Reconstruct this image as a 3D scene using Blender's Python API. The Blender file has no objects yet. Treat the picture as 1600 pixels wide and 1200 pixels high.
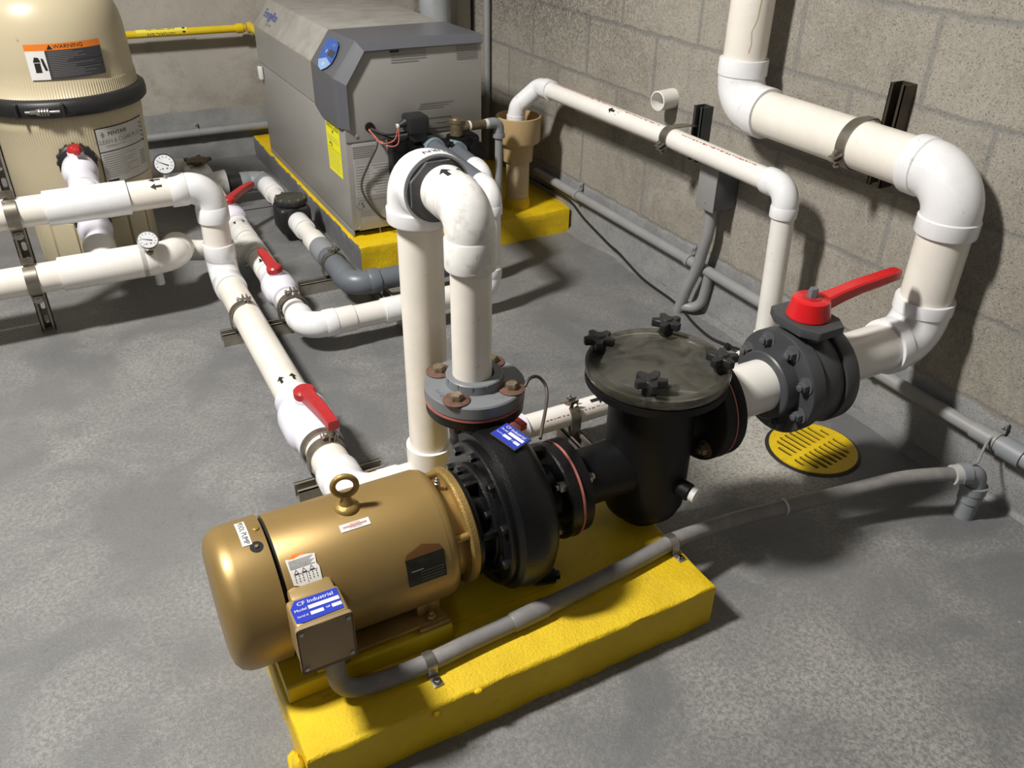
import bpy, bmesh, math, random
from mathutils import Vector as V, Matrix
random.seed(7)
C = bpy.context.scene.collection
sc = bpy.context.scene
PI = math.pi
def R(d): return math.radians(d)

# ------------------------------------------------------------------ camera, world, lights, exposure
cam_d = bpy.data.cameras.new('camera'); cam = bpy.data.objects.new('camera', cam_d); C.objects.link(cam)
yaw, pitch, roll = 0.498676571, 0.557278360, -0.0161644272
cy, sy, cp, sp = math.cos(yaw), math.sin(yaw), math.cos(pitch), math.sin(pitch)
fw = V((sy*cp, cy*cp, -sp)); rt = V((cy, -sy, 0)); dn = fw.cross(rt)
cr, sr = math.cos(roll), math.sin(roll)
rt2 = rt*cr + dn*sr; dn2 = -rt*sr + dn*cr
M3 = Matrix((rt2, -dn2, -fw)).transposed()
cam.matrix_world = Matrix.Translation((0, 0, 1.306)) @ M3.to_4x4()
cam_d.sensor_width = 36; cam_d.lens = 1318.87432/1600*36; cam_d.clip_start = .01
sc.camera = cam

w = bpy.data.worlds.new('world'); sc.world = w; w.use_nodes = True
w.node_tree.nodes['Background'].inputs[0].default_value = (1.0, .97, .92, 1)
w.node_tree.nodes['Background'].inputs[1].default_value = .052
def area_light(name, loc, target, sx, sy_, power, col=(1, .94, .84)):
    l = bpy.data.lights.new(name, 'AREA'); l.shape = 'RECTANGLE'; l.size = sx; l.size_y = sy_; l.energy = power; l.color = col
    o = bpy.data.objects.new(name, l); C.objects.link(o); o.location = loc
    o.rotation_euler = (V(target)-V(loc)).to_track_quat('-Z', 'Y').to_euler()
    return o
area_light('ceiling_lamp', (-1.35, 1.65, 3.35), (.8, 1.7, 0), .30, .55, 222, (1, .968, .92))
area_light('fill_light', (-2.2, -1.6, 3.3), (.8, 1.7, 0), 1.2, .5, 9, (.96, .97, 1))  # added unseen light behind the camera, weak fill only
sc.view_settings.view_transform = 'Standard'; sc.view_settings.look = 'None'
sc.view_settings.exposure = 0.0; sc.view_settings.gamma = 1; sc.view_settings.use_curve_mapping = False

# ------------------------------------------------------------------ materials
MATS = {}
def new_mat(name):
    m = bpy.data.materials.new(name); m.use_nodes = True; MATS[name] = m
    nt = m.node_tree; return m, nt, nt.nodes['Principled BSDF']
def N(nt, t, **kw):
    n = nt.nodes.new(t)
    for k, v in kw.items(): setattr(n, k, v)
    return n
def ramp(nt, stops):
    r = nt.nodes.new('ShaderNodeValToRGB'); e = r.color_ramp.elements
    e[0].position, e[0].color = stops[0][0], (*stops[0][1], 1)
    e[1].position, e[1].color = stops[1][0], (*stops[1][1], 1)
    for p, c in stops[2:]:
        x = e.new(p); x.color = (*c, 1)
    return r
def coords(nt):
    return nt.nodes.new('ShaderNodeNewGeometry').outputs['Position']
def noise(nt, co, scale, detail=4, rough=.6, dist=0):
    n = nt.nodes.new('ShaderNodeTexNoise'); n.inputs['Scale'].default_value = scale
    n.inputs['Detail'].default_value = detail; n.inputs['Roughness'].default_value = rough; n.inputs['Distortion'].default_value = dist
    nt.links.new(co, n.inputs['Vector']); return n.outputs['Fac']
def mixc(nt, fac, a, b, mode='MIX'):
    m = nt.nodes.new('ShaderNodeMix'); m.data_type = 'RGBA'; m.blend_type = mode
    for s, v in ((0, fac), (6, a), (7, b)):
        if isinstance(v, (int, float)): m.inputs[s].default_value = v
        elif isinstance(v, tuple): m.inputs[s].default_value = (*v, 1)
        else: nt.links.new(v, m.inputs[s])
    return m.outputs[2]
def rmp(nt, val, lo, hi, a=0., b=1.):
    m = nt.nodes.new('ShaderNodeMapRange'); nt.links.new(val, m.inputs[0])
    m.inputs[1].default_value = lo; m.inputs[2].default_value = hi; m.inputs[3].default_value = a; m.inputs[4].default_value = b
    return m.outputs[0]
def bump(nt, bs, h, strength, dist=.002):
    b = nt.nodes.new('ShaderNodeBump'); b.inputs['Strength'].default_value = strength; b.inputs['Distance'].default_value = dist
    nt.links.new(h, b.inputs['Height']); nt.links.new(b.outputs[0], bs.inputs['Normal'])
def mat(name, col, rough=.45, metal=0, var=.12, vscale=12, dirt=None, dcol=(.2, .15, .1), dscale=60, dlo=.66, dhi=.72, bmp=0, bscale=200, bdist=.001, coat=0, spec=.5):
    """base colour with soft variation, optional small specks and bump"""
    m, nt, bs = new_mat(name); co = coords(nt)
    n1 = noise(nt, co, vscale, 3)
    c = mixc(nt, rmp(nt, n1, .3, .7), tuple(x*(1-var) for x in col), tuple(min(1, x*(1+var*.6)) for x in col))
    if dirt:
        n2 = noise(nt, co, dscale, 5, .65)
        c = mixc(nt, rmp(nt, n2, dlo, dhi, 0, dirt), c, dcol)
    nt.links.new(c, bs.inputs['Base Color'])
    bs.inputs['Roughness'].default_value = rough; bs.inputs['Metallic'].default_value = metal
    bs.inputs['Specular IOR Level'].default_value = spec
    if coat: bs.inputs['Coat Weight'].default_value = coat; bs.inputs['Coat Roughness'].default_value = .12
    if bmp: bump(nt, bs, noise(nt, co, bscale, 4), bmp, bdist)
    return m
mat('pvc_fitting', (.80, .80, .81), .3, var=.05, vscale=18, dirt=.55, dcol=(.35, .32, .28), dscale=45, dlo=.62, dhi=.74, coat=.2)
mat('pvc_pipe', (.80, .755, .68), .32, var=.07, vscale=10, dirt=.5, dcol=(.38, .27, .18), dscale=90, dlo=.64, dhi=.74)
mat('pvc_white_pipe', (.80, .775, .73), .32, var=.05, vscale=10, dirt=.4, dcol=(.40, .33, .27), dscale=80, dlo=.64, dhi=.74)
mat('pvc_dirty', (.74, .73, .70), .4, var=.1, vscale=30, dirt=.6, dcol=(.30, .29, .27), dscale=28, dlo=.52, dhi=.72)
mat('valve_white', (.78, .77, .86), .28, var=.03, coat=.2)
mat('pvc_grey', (.13, .145, .165), .38, var=.08, dirt=.3, dcol=(.4, .4, .4), dscale=70)
mat('pvc_grey_light', (.235, .25, .265), .45, var=.08, dirt=.3, dcol=(.08, .08, .08), dscale=70)
mat('conduit_grey', (.27, .27, .27), .45, var=.1, vscale=8, dirt=.3, dcol=(.12, .12, .12), dscale=50)
mat('conduit_flex', (.20, .19, .185), .5, var=.12, vscale=14, dirt=.4, dcol=(.36, .34, .31), dscale=20, dlo=.5, dhi=.75, bmp=.3, bscale=150)
mat('valve_black', (.05, .052, .057), .42, var=.1, dirt=.3, dcol=(.15, .15, .15), dscale=90)
mat('iron_black', (.006, .006, .0065), .33, spec=.36, var=.2, vscale=30, dirt=.7, dcol=(.35, .35, .35), dscale=330, dlo=.74, dhi=.78, bmp=.6, bscale=260, bdist=.0012)
mat('strainer_black', (.0055, .0055, .006), .5, spec=.28, var=.2, dirt=.9, dcol=(.5, .5, .52), dscale=420, dlo=.76, dhi=.79, bmp=.35, bscale=300)
mat('rubber_black', (.016, .016, .017), .45)
mat('gold', (.345, .228, .080), .40, .5, var=.12, vscale=5, dirt=.5, dcol=(.16, .11, .05), dscale=120, dlo=.7, dhi=.76, bmp=.15, bscale=500, bdist=.0004)
mat('gold_cast', (.36, .235, .072), .42, .5, var=.15, vscale=20, dirt=.6, dcol=(.14, .09, .04), dscale=90, bmp=.8, bscale=220, bdist=.0015)
mat('gold_box', (.34, .24, .10), .42, .3, var=.08, vscale=8)
mat('gold_face', (.30, .215, .115), .5, .15, var=.06, vscale=10)
mat('steel', (.42, .40, .37), .35, .9, var=.2, vscale=30)
mat('strut_steel', (.34, .31, .26), .42, .55, var=.3, vscale=20, dirt=.5, dcol=(.1, .06, .03), dscale=60)
mat('clamp_steel', (.30, .27, .225), .36, .85, var=.3, vscale=25, dirt=.4, dcol=(.1, .06, .03), dscale=80)
mat('dark_strut', (.05, .055, .055), .45, .3)
mat('bronze_strut', (.09, .075, .055), .4, .6, var=.3)
mat('rust', (.13, .068, .045), .7, .2, var=.35, vscale=60, bmp=.5, bscale=300)
mat('rusty_bolt', (.33, .26, .18), .45, .7, var=.35, vscale=90, dirt=.5, dcol=(.12, .05, .02), dscale=120, dlo=.55, dhi=.65)
mat('red_handle', (.42, .022, .025), .34, var=.12, vscale=25, dirt=.3, dcol=(.6, .25, .25), dscale=70, dlo=.62, dhi=.8)
mat('red_bright', (.62, .012, .016), .3, var=.05, coat=.2)
mat('gasket_red', (.42, .13, .11), .6, var=.15, vscale=40)
mat('filter_beige', (.52, .45, .30), .34, var=.05, vscale=4, dirt=.5, dcol=(.16, .11, .06), dscale=16, dlo=.68, dhi=.73)
mat('filter_base', (.48, .42, .28), .45, var=.06)
mat('tan_pvc', (.48, .34, .17), .38, var=.05, vscale=8)
mat('tan_pipe', (.55, .44, .28), .5, var=.08, dirt=.5, dcol=(.22, .15, .09), dscale=70, dlo=.58, dhi=.68)
mat('heater_grey', (.355, .345, .325), .42, .25, var=.05, vscale=3)
mat('heater_top', (.37, .355, .325), .6, .1, var=.14, vscale=10, dirt=.4, dcol=(.22, .18, .15), dscale=14, dlo=.45, dhi=.7)
mat('heater_trim', (.105, .108, .122), .38, var=.05, vscale=4)
mat('duct_grey', (.42, .44, .46), .4, .3)
mat('duct_beige', (.46, .42, .35), .6)
mat('yellow_pipe', (.72, .52, .015), .35, var=.08)
mat('label_yellow', (.88, .84, .02), .5, var=.02)
mat('label_tag', (.85, .74, .10), .45, var=.02)
mat('label_white', (.74, .73, .71), .5, var=.04)
mat('label_silver', (.50, .49, .47), .45, .1, var=.05)
mat('label_blue', (.025, .045, .42), .35, var=.05)
mat('label_orange', (.78, .20, .02), .45, var=.03)
mat('label_dark', (.045, .045, .052), .5)
mat('label_brown', (.16, .07, .02), .45, .3)
mat('label_nameplate', (.03, .03, .022), .35, .4, var=.4, vscale=60)
mat('ink', (.01, .01, .01), .6)
mat('ink_grey', (.20, .195, .185), .6)
mat('ink_red', (.50, .10, .08), .6)
mat('ink_blue', (.02, .06, .38), .5)
mat('ink_white', (.8, .8, .8), .5)
mat('panel_blue', (.01, .09, .42), .2, coat=.6)
mat('panel_lightblue', (.25, .42, .72), .25, coat=.5)
mat('brass', (.22, .17, .10), .5, .6, var=.3, vscale=60)
mat('copper_dirty', (.16, .12, .08), .55, .5, var=.4, vscale=50)
mat('teflon', (.7, .68, .62), .6)
mat('cable_black', (.012, .012, .012), .45)
mat('wire_red', (.62, .16, .13), .45)
mat('wire_brown', (.07, .055, .045), .5)
mat('gauge_glass', (.62, .63, .64), .12, coat=1)
mat('chrome', (.62, .62, .62), .16, 1)
mat('dark_void', (.006, .006, .006), .8)
mat('union_teal', (.20, .27, .29), .5, var=.3, vscale=60)
mat('flange_grey', (.165, .175, .185), .42, var=.08, dirt=.3, dcol=(.08, .08, .08), dscale=70)
mat('bolt_grey', (.085, .087, .092), .42, var=.2, vscale=60)
mat('wall_grey_paint', (.27, .275, .28), .55, var=.08, bmp=.4, bscale=80)

def yellow_paint(name):
    m, nt, bs = new_mat(name); co = coords(nt)
    c = mixc(nt, rmp(nt, noise(nt, co, 9, 4), .3, .7), (.68, .45, .003), (.82, .575, .005))
    c = mixc(nt, rmp(nt, noise(nt, co, 34, 6, .7), .60, .72, 0, .5), c, (.42, .29, .03))
    nt.links.new(c, bs.inputs['Base Color']); bs.inputs['Roughness'].default_value = .42
    h = nt.nodes.new('ShaderNodeMath'); h.operation = 'ADD'
    nt.links.new(noise(nt, co, 170, 5, .7), h.inputs[0]); nt.links.new(noise(nt, co, 22, 2), h.inputs[1])
    bump(nt, bs, h.outputs[0], .75, .004)
yellow_paint('yellow_paint')
mat('yellow_steel', (.60, .43, .008), .4, var=.08, vscale=10, bmp=.2)

def floor_mat():
    m, nt, bs = new_mat('floor_paint'); co = coords(nt)
    big = noise(nt, co, .9, 4, .55, .5); mid = noise(nt, co, 3.3, 6, .62, .6); fine = noise(nt, co, 240, 3, .7); f2 = noise(nt, co, 120, 4, .75, .6); f3 = noise(nt, co, 26, 5, .7)
    c = mixc(nt, rmp(nt, big, .30, .70), (.112, .115, .119), (.185, .184, .182))
    c = mixc(nt, rmp(nt, mid, .36, .74, 0, .40), c, (.225, .222, .217))
    # thin worn paint: sandy grain shows through
    add = nt.nodes.new('ShaderNodeMath'); add.operation = 'MULTIPLY'
    nt.links.new(rmp(nt, mid, .42, .66, .08, .62), add.inputs[0]); nt.links.new(rmp(nt, f2, .42, .60), add.inputs[1])
    c = mixc(nt, add.outputs[0], c, (.36, .352, .332))
    # foot-worn, sandy ground round the drain
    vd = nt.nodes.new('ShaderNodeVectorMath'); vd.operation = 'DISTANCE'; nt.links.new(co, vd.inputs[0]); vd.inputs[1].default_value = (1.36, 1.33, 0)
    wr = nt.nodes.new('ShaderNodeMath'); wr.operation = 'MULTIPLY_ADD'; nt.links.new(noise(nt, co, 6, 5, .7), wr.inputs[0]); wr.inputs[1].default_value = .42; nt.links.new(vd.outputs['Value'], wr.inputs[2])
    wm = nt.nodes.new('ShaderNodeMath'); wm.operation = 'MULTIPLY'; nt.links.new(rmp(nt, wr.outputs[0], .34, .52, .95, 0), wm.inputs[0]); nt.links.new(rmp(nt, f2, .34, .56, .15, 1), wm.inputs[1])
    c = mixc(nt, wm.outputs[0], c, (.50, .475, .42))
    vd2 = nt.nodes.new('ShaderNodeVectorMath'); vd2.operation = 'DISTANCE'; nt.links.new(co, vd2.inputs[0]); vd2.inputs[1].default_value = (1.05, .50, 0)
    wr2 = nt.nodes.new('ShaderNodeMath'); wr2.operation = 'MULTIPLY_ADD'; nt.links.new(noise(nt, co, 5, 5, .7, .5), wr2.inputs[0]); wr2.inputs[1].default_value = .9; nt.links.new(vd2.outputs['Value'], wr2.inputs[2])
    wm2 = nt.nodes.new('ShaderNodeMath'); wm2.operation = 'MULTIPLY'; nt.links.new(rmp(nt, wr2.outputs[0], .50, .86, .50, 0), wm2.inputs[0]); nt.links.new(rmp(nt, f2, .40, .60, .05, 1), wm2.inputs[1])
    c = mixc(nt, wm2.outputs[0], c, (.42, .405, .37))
    c = mixc(nt, rmp(nt, fine, .55, .72, 0, .45), c, (.075, .075, .075))
    c = mixc(nt, rmp(nt, f3, .30, .42, .35, 0), c, (.09, .09, .09))
    c = mixc(nt, rmp(nt, noise(nt, co, 11, 4, .7), .72, .77, 0, .7), c, (.52, .51, .48))
    nt.links.new(c, bs.inputs['Base Color'])
    nt.links.new(rmp(nt, mid, .3, .7, .42, .62), bs.inputs['Roughness'])
    h = nt.nodes.new('ShaderNodeMath'); h.operation = 'ADD'
    nt.links.new(f2, h.inputs[0]); nt.links.new(fine, h.inputs[1])
    bump(nt, bs, h.outputs[0], .5, .002)
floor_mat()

def wall_mat(name, horizontal, blocks, z_off=.0134, u_off=0.):
    """rough wall with grey paint splashed along its foot; blocks adds mortar courses"""
    m, nt, bs = new_mat(name); co = coords(nt)
    sep = nt.nodes.new('ShaderNodeSeparateXYZ'); nt.links.new(co, sep.inputs[0])
    big = noise(nt, co, 1.7, 5, .6, .3); mid = noise(nt, co, 9, 6, .7); fine = noise(nt, co, 110, 5, .8); pores = noise(nt, co, 210, 4, .75)
    if blocks: c = mixc(nt, rmp(nt, big, .3, .7), (.270, .250, .212), (.370, .345, .298))
    else: c = mixc(nt, rmp(nt, big, .3, .7), (.30, .28, .25), (.47, .44, .395))
    c = mixc(nt, rmp(nt, noise(nt, co, 3.1, 5, .7, .4), .48, .66, 0, .5), c, (.19, .172, .142))
    c = mixc(nt, rmp(nt, mid, .50, .72, 0, .55), c, (.185, .165, .135))
    c = mixc(nt, rmp(nt, noise(nt, co, 4.5, 5, .65, 1.2), .56, .70, 0, .45), c, (.42, .395, .35))
    c = mixc(nt, rmp(nt, fine, .46, .70, 0, .62 if blocks else .35), c, (.46, .425, .35))
    c = mixc(nt, rmp(nt, pores, .60, .68, 0, .45 if blocks else .3), c, (.12, .105, .08))
    hh = nt.nodes.new('ShaderNodeMath'); hh.operation = 'ADD'; nt.links.new(fine, hh.inputs[0])
    ps = nt.nodes.new('ShaderNodeMath'); ps.operation = 'MULTIPLY'; ps.inputs[1].default_value = -1.2
    nt.links.new(rmp(nt, pores, .58, .70), ps.inputs[0]); nt.links.new(ps.outputs[0], hh.inputs[1])
    height = hh.outputs[0]
    if blocks:
        cmb = nt.nodes.new('ShaderNodeCombineXYZ')
        wob = nt.nodes.new('ShaderNodeMath'); wob.operation = 'MULTIPLY_ADD'; wob.inputs[1].default_value = .018; nt.links.new(noise(nt, co, 14, 3), wob.inputs[0]); 
        zs = nt.nodes.new('ShaderNodeMath'); zs.operation = 'SUBTRACT'; nt.links.new(sep.outputs['Z'], zs.inputs[0]); zs.inputs[1].default_value = z_off + .009
        nt.links.new(zs.outputs[0], wob.inputs[2])
        ua = nt.nodes.new('ShaderNodeMath'); ua.operation = 'ADD'; nt.links.new(sep.outputs[horizontal], ua.inputs[0]); ua.inputs[1].default_value = u_off
        nt.links.new(ua.outputs[0], cmb.inputs[0]); nt.links.new(wob.outputs[0], cmb.inputs[1])
        br = nt.nodes.new('ShaderNodeTexBrick'); nt.links.new(cmb.outputs[0], br.inputs['Vector'])
        br.inputs['Scale'].default_value = 1; br.inputs['Brick Width'].default_value = .4064; br.inputs['Row Height'].default_value = .2032
        br.inputs['Mortar Size'].default_value = .0115; br.inputs['Mortar Smooth'].default_value = 1.0; br.offset = .5
        br.inputs['Color1'].default_value = (.88, .88, .88, 1); br.inputs['Color2'].default_value = (1.04, 1.02, 1.0, 1)
        c = mixc(nt, .6, c, br.outputs['Color'], 'MULTIPLY')
        c = mixc(nt, rmp(nt, br.outputs['Fac'], 0, 1, 0, .62), c, (.315, .305, .285))
        h2 = nt.nodes.new('ShaderNodeMath'); h2.operation = 'MULTIPLY_ADD'; nt.links.new(br.outputs['Fac'], h2.inputs[0]); h2.inputs[1].default_value = -.55
        nt.links.new(height, h2.inputs[2]); height = h2.outputs[0]
        # dark mildew stain towards the far corner
        st = nt.nodes.new('ShaderNodeMath'); st.operation = 'MULTIPLY'
        nt.links.new(rmp(nt, sep.outputs['Y'], 2.1, 2.9), st.inputs[0]); nt.links.new(rmp(nt, fine, .40, .62, .8, 0), st.inputs[1])
        st2 = nt.nodes.new('ShaderNodeMath'); st2.operation = 'MULTIPLY'; nt.links.new(st.outputs[0], st2.inputs[0]); nt.links.new(rmp(nt, sep.outputs['Z'], .55, .8), st2.inputs[1])
        c = mixc(nt, st2.outputs[0], c, (.05, .046, .038))
    # grey paint band
    ed = nt.nodes.new('ShaderNodeMath'); ed.operation = 'MULTIPLY_ADD'; nt.links.new(noise(nt, co, 7, 3), ed.inputs[0]); ed.inputs[1].default_value = .05; nt.links.new(sep.outputs['Z'], ed.inputs[2])
    top = .232 if blocks else .262
    pf = rmp(nt, ed.outputs[0], top + .004, top + .010, 1, 0)
    pc = mixc(nt, rmp(nt, mid, .35, .7), (.235, .238, .24), (.34, .338, .33))
    c = mixc(nt, pf, c, pc)
    nt.links.new(c, bs.inputs['Base Color']); bs.inputs['Roughness'].default_value = .8
    bump(nt, bs, height, .7 if blocks else .45, .004 if blocks else .003)
wall_mat('block_wall', 'Y', True, u_off=.1)
wall_mat('back_wall', 'X', False)

# clear, slightly smoked strainer lid
m, nt, bs = new_mat('lid_clear'); co = coords(nt)
nt.links.new(mixc(nt, rmp(nt, noise(nt, co, 15, 6, .7, .5), .42, .62), (.30, .29, .245), (.12, .115, .09)), bs.inputs['Base Color']); bs.inputs['Roughness'].default_value = .16
bs.inputs['Transmission Weight'].default_value = .80; bs.inputs['IOR'].default_value = 1.3
nt.links.new(rmp(nt, noise(nt, co, 24, 4), .4, .7, .06, .22), bs.inputs['Roughness'])
mat('strainer_inside', (.045, .043, .034), .5, var=.45, vscale=16, dirt=.8, dcol=(.018, .017, .013), dscale=13, dlo=.50, dhi=.58)

# ------------------------------------------------------------------ mesh helpers
LOC = {}
def merge(bm): bmesh.ops.remove_doubles(bm, verts=bm.verts, dist=1e-5)
def fr(axis, hint=None):
    a = V(axis).normalized()
    h = V(hint) if hint is not None else (V((0, 0, 1)) if abs(a.z) < .9 else V((0, 1, 0)))
    u = (h - a*h.dot(a)).normalized(); v = a.cross(u)
    return a, u, v
def rings(bm, rs, cap=True, mi=0, closed=False):
    vs = [[bm.verts.new(p) for p in r] for r in rs]; n = len(vs[0])
    pairs = list(zip(vs[:-1], vs[1:])) + ([(vs[-1], vs[0])] if closed else [])
    for a, b in pairs:
        for i in range(n):
            j = (i+1) % n
            f = bm.faces.new((a[i], a[j], b[j], b[i])); f.material_index = mi; f.smooth = True
    if cap and not closed:
        for r in (vs[0][::-1], vs[-1]):
            f = bm.faces.new(r); f.material_index = mi; f.smooth = True
def lathe(bm, o, axis, prof, n=48, mi=0, cap=True, hint=None):
    """prof: list of (distance along axis, radius)"""
    a, u, v = fr(axis, hint); o = V(o); rs = []
    for h, r in prof:
        r = max(r, 1e-4)
        rs.append([o + a*h + (u*math.cos(2*PI*i/n) + v*math.sin(2*PI*i/n))*r for i in range(n)])
    rings(bm, rs, cap, mi)
def sweep(bm, pts, rad, n=32, mi=0, cap=True, closed=False, squash=None):
    pts = [V(p) for p in pts]; m_ = len(pts)
    rads = rad if isinstance(rad, (list, tuple)) else [rad]*m_
    T = []
    for i in range(m_):
        if closed: t = pts[(i+1) % m_] - pts[i-1]
        else: t = pts[min(i+1, m_-1)] - pts[max(i-1, 0)]
        T.append(t.normalized())
    a, u, v = fr(T[0]); rs = []
    for i, p in enumerate(pts):
        u = (u - T[i]*u.dot(T[i])).normalized(); v = T[i].cross(u)
        rs.append([p + (u*math.cos(2*PI*k/n) + v*math.sin(2*PI*k/n)*(squash or 1))*rads[i] for k in range(n)])
    rings(bm, rs, cap, mi, closed)
def fillet(pts, rd, seg=10):
    pts = [V(p) for p in pts]; out = [pts[0]]
    rr = rd if isinstance(rd, (list, tuple)) else [rd]*(len(pts)-2)
    for i in range(1, len(pts)-1):
        p = pts[i]; a = (pts[i-1]-p).normalized(); b = (pts[i+1]-p).normalized()
        ang = a.angle(b); half = ang/2
        d = rr[i-1]/math.tan(half); cen = p + (a+b).normalized()*(rr[i-1]/math.sin(half))
        s = p + a*d - cen; e = p + b*d - cen
        tot = PI - ang; ax = s.cross(e).normalized()
        for k in range(seg+1):
            out.append(cen + Matrix.Rotation(tot*k/seg, 3, ax) @ s)
    out.append(pts[-1]); return out
def spline(pts, per=10):
    P = [V(p) for p in pts]; P = [P[0]*2-P[1]] + P + [P[-1]*2-P[-2]]; out = []
    for i in range(1, len(P)-2):
        for k in range(per):
            t = k/per; a, b, c, d = P[i-1], P[i], P[i+1], P[i+2]
            out.append(.5*((2*b)+(-a+c)*t+(2*a-5*b+4*c-d)*t*t+(-a+3*b-3*c+d)*t**3))
    out.append(P[-2]); return out
def box(bm, c, s, bev=0, rot=None, mi=0, seg=2):
    t = bmesh.new(); bmesh.ops.create_cube(t, size=1)
    bmesh.ops.scale(t, vec=s, verts=t.verts)
    if bev: bmesh.ops.bevel(t, geom=t.edges[:], offset=bev, segments=seg, affect='EDGES', profile=.5)
    if rot is not None: bmesh.ops.rotate(t, matrix=rot, verts=t.verts)
    bmesh.ops.translate(t, vec=c, verts=t.verts); join(bm, t, mi)
def join(bm, t, mi=0, keep=False):
    mp = {}
    for v_ in t.verts: mp[v_] = bm.verts.new(v_.co)
    for f in t.faces:
        g = bm.faces.new([mp[x] for x in f.verts]); g.smooth = True; g.material_index = f.material_index if keep else mi
    t.free()
def prism(bm, pts, o, U, W, d, th, mi=0, bev=0):
    """outline pts (u, w) on plane o,U,W, extruded th along d"""
    t = bmesh.new(); o, U, W, d = V(o), V(U), V(W), V(d)
    a = [t.verts.new(o+U*p[0]+W*p[1]) for p in pts]; b = [t.verts.new(o+U*p[0]+W*p[1]+d*th) for p in pts]
    t.faces.new(a[::-1]); t.faces.new(b); n = len(pts)
    for i in range(n): t.faces.new((a[i], a[(i+1) % n], b[(i+1) % n], b[i]))
    bmesh.ops.recalc_face_normals(t, faces=t.faces)
    if bev: bmesh.ops.bevel(t, geom=t.edges[:], offset=bev, segments=2, affect='EDGES', profile=.5)
    join(bm, t, mi)
def hexbolt(bm, p, axis, r=.011, h=.009, washer=.0, mi=0, stud=0):
    a, u, v = fr(axis); p = V(p)
    if washer: lathe(bm, p, a, [(0, washer), (.003, washer)], 24, mi); p = p + a*.003
    rs = [[p+a*hh+(u*math.cos(PI/3*i)+v*math.sin(PI/3*i))*rr for i in range(6)] for hh, rr in ((0, r), (h*.8, r), (h, r*.86))]
    rings(bm, rs, True, mi)
    if stud: lathe(bm, p, a, [(0, stud), (h+.006, stud), (h+.007, stud*.8)], 12, mi)

def finish(bm, name, mats, parent, ang=38):
    merge(bm); bmesh.ops.recalc_face_normals(bm, faces=bm.faces)
    me = bpy.data.meshes.new(name)
    for x in (mats if isinstance(mats, (list, tuple)) else [mats]): me.materials.append(MATS[x])
    if parent is None:
        xs = [v_.co.x for v_ in bm.verts]; ys = [v_.co.y for v_ in bm.verts]; zs = [v_.co.z for v_ in bm.verts]
        L = V(((min(xs)+max(xs))/2, (min(ys)+max(ys))/2, min(zs)))
    else: L = LOC[parent.name]
    bmesh.ops.translate(bm, vec=-L, verts=bm.verts); bm.to_mesh(me); bm.free()
    me.set_sharp_from_angle(angle=R(ang))
    o = bpy.data.objects.new(name, me); C.objects.link(o); LOC[o.name] = L
    if parent is None: o.location = L
    else: o.parent = parent
    return o
def obj(name, bm, mats, parent, label=None, ang=38):
    o = finish(bm, name, mats, parent, ang)
    if label: o['label'] = label
    return o
def single(name, bm, mats, label, cat, group=None, ang=38):
    o = finish(bm, name, mats, None, ang); o['label'] = label; o['category'] = cat
    if group: o['group'] = group
    return o
def thing(name, loc, label, cat, group=None):
    o = bpy.data.objects.new(name, None); C.objects.link(o); o.location = loc; o.empty_display_size = .05
    LOC[o.name] = V(loc); o['label'] = label; o['category'] = cat
    if group: o['group'] = group
    return o
def struct(name, bm, mats):
    o = finish(bm, name, mats, None); o['kind'] = 'structure'; return o
B = bmesh.new
X, Y, Z = V((1, 0, 0)), V((0, 1, 0)), V((0, 0, 1))

# ---- decals: flat writing and stickers mapped on a plane or around a cylinder
def on_plane(O, U, W):
    O, U, W = V(O), V(U).normalized(), V(W).normalized(); n = U.cross(W)
    return lambda u, w, e: O + U*u + W*w + n*e
def on_cyl(O, A, Nn, r, flip=1):
    """u along A, w around starting at radial Nn"""
    O, A, Nn = V(O), V(A).normalized(), V(Nn).normalized(); S = Nn.cross(A)*flip
    return lambda u, w, e: O + A*u + (Nn*math.cos(w/r) + S*math.sin(w/r))*(r+e)
_txt = {}
def text_geo(s, size):
    if (s, size) not in _txt:
        c = bpy.data.curves.new('t', 'FONT'); c.body = s; c.size = size; c.align_x = 'CENTER'; c.align_y = 'CENTER'; c.resolution_u = 2
        o = bpy.data.objects.new('t', c); C.objects.link(o)
        me = o.to_mesh(); vs = [(v_.co.x, v_.co.y) for v_ in me.vertices]; fs = [tuple(p.vertices) for p in me.polygons]
        o.to_mesh_clear(); bpy.data.objects.remove(o); bpy.data.curves.remove(c); _txt[(s, size)] = (vs, fs)
    return _txt[(s, size)]
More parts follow.
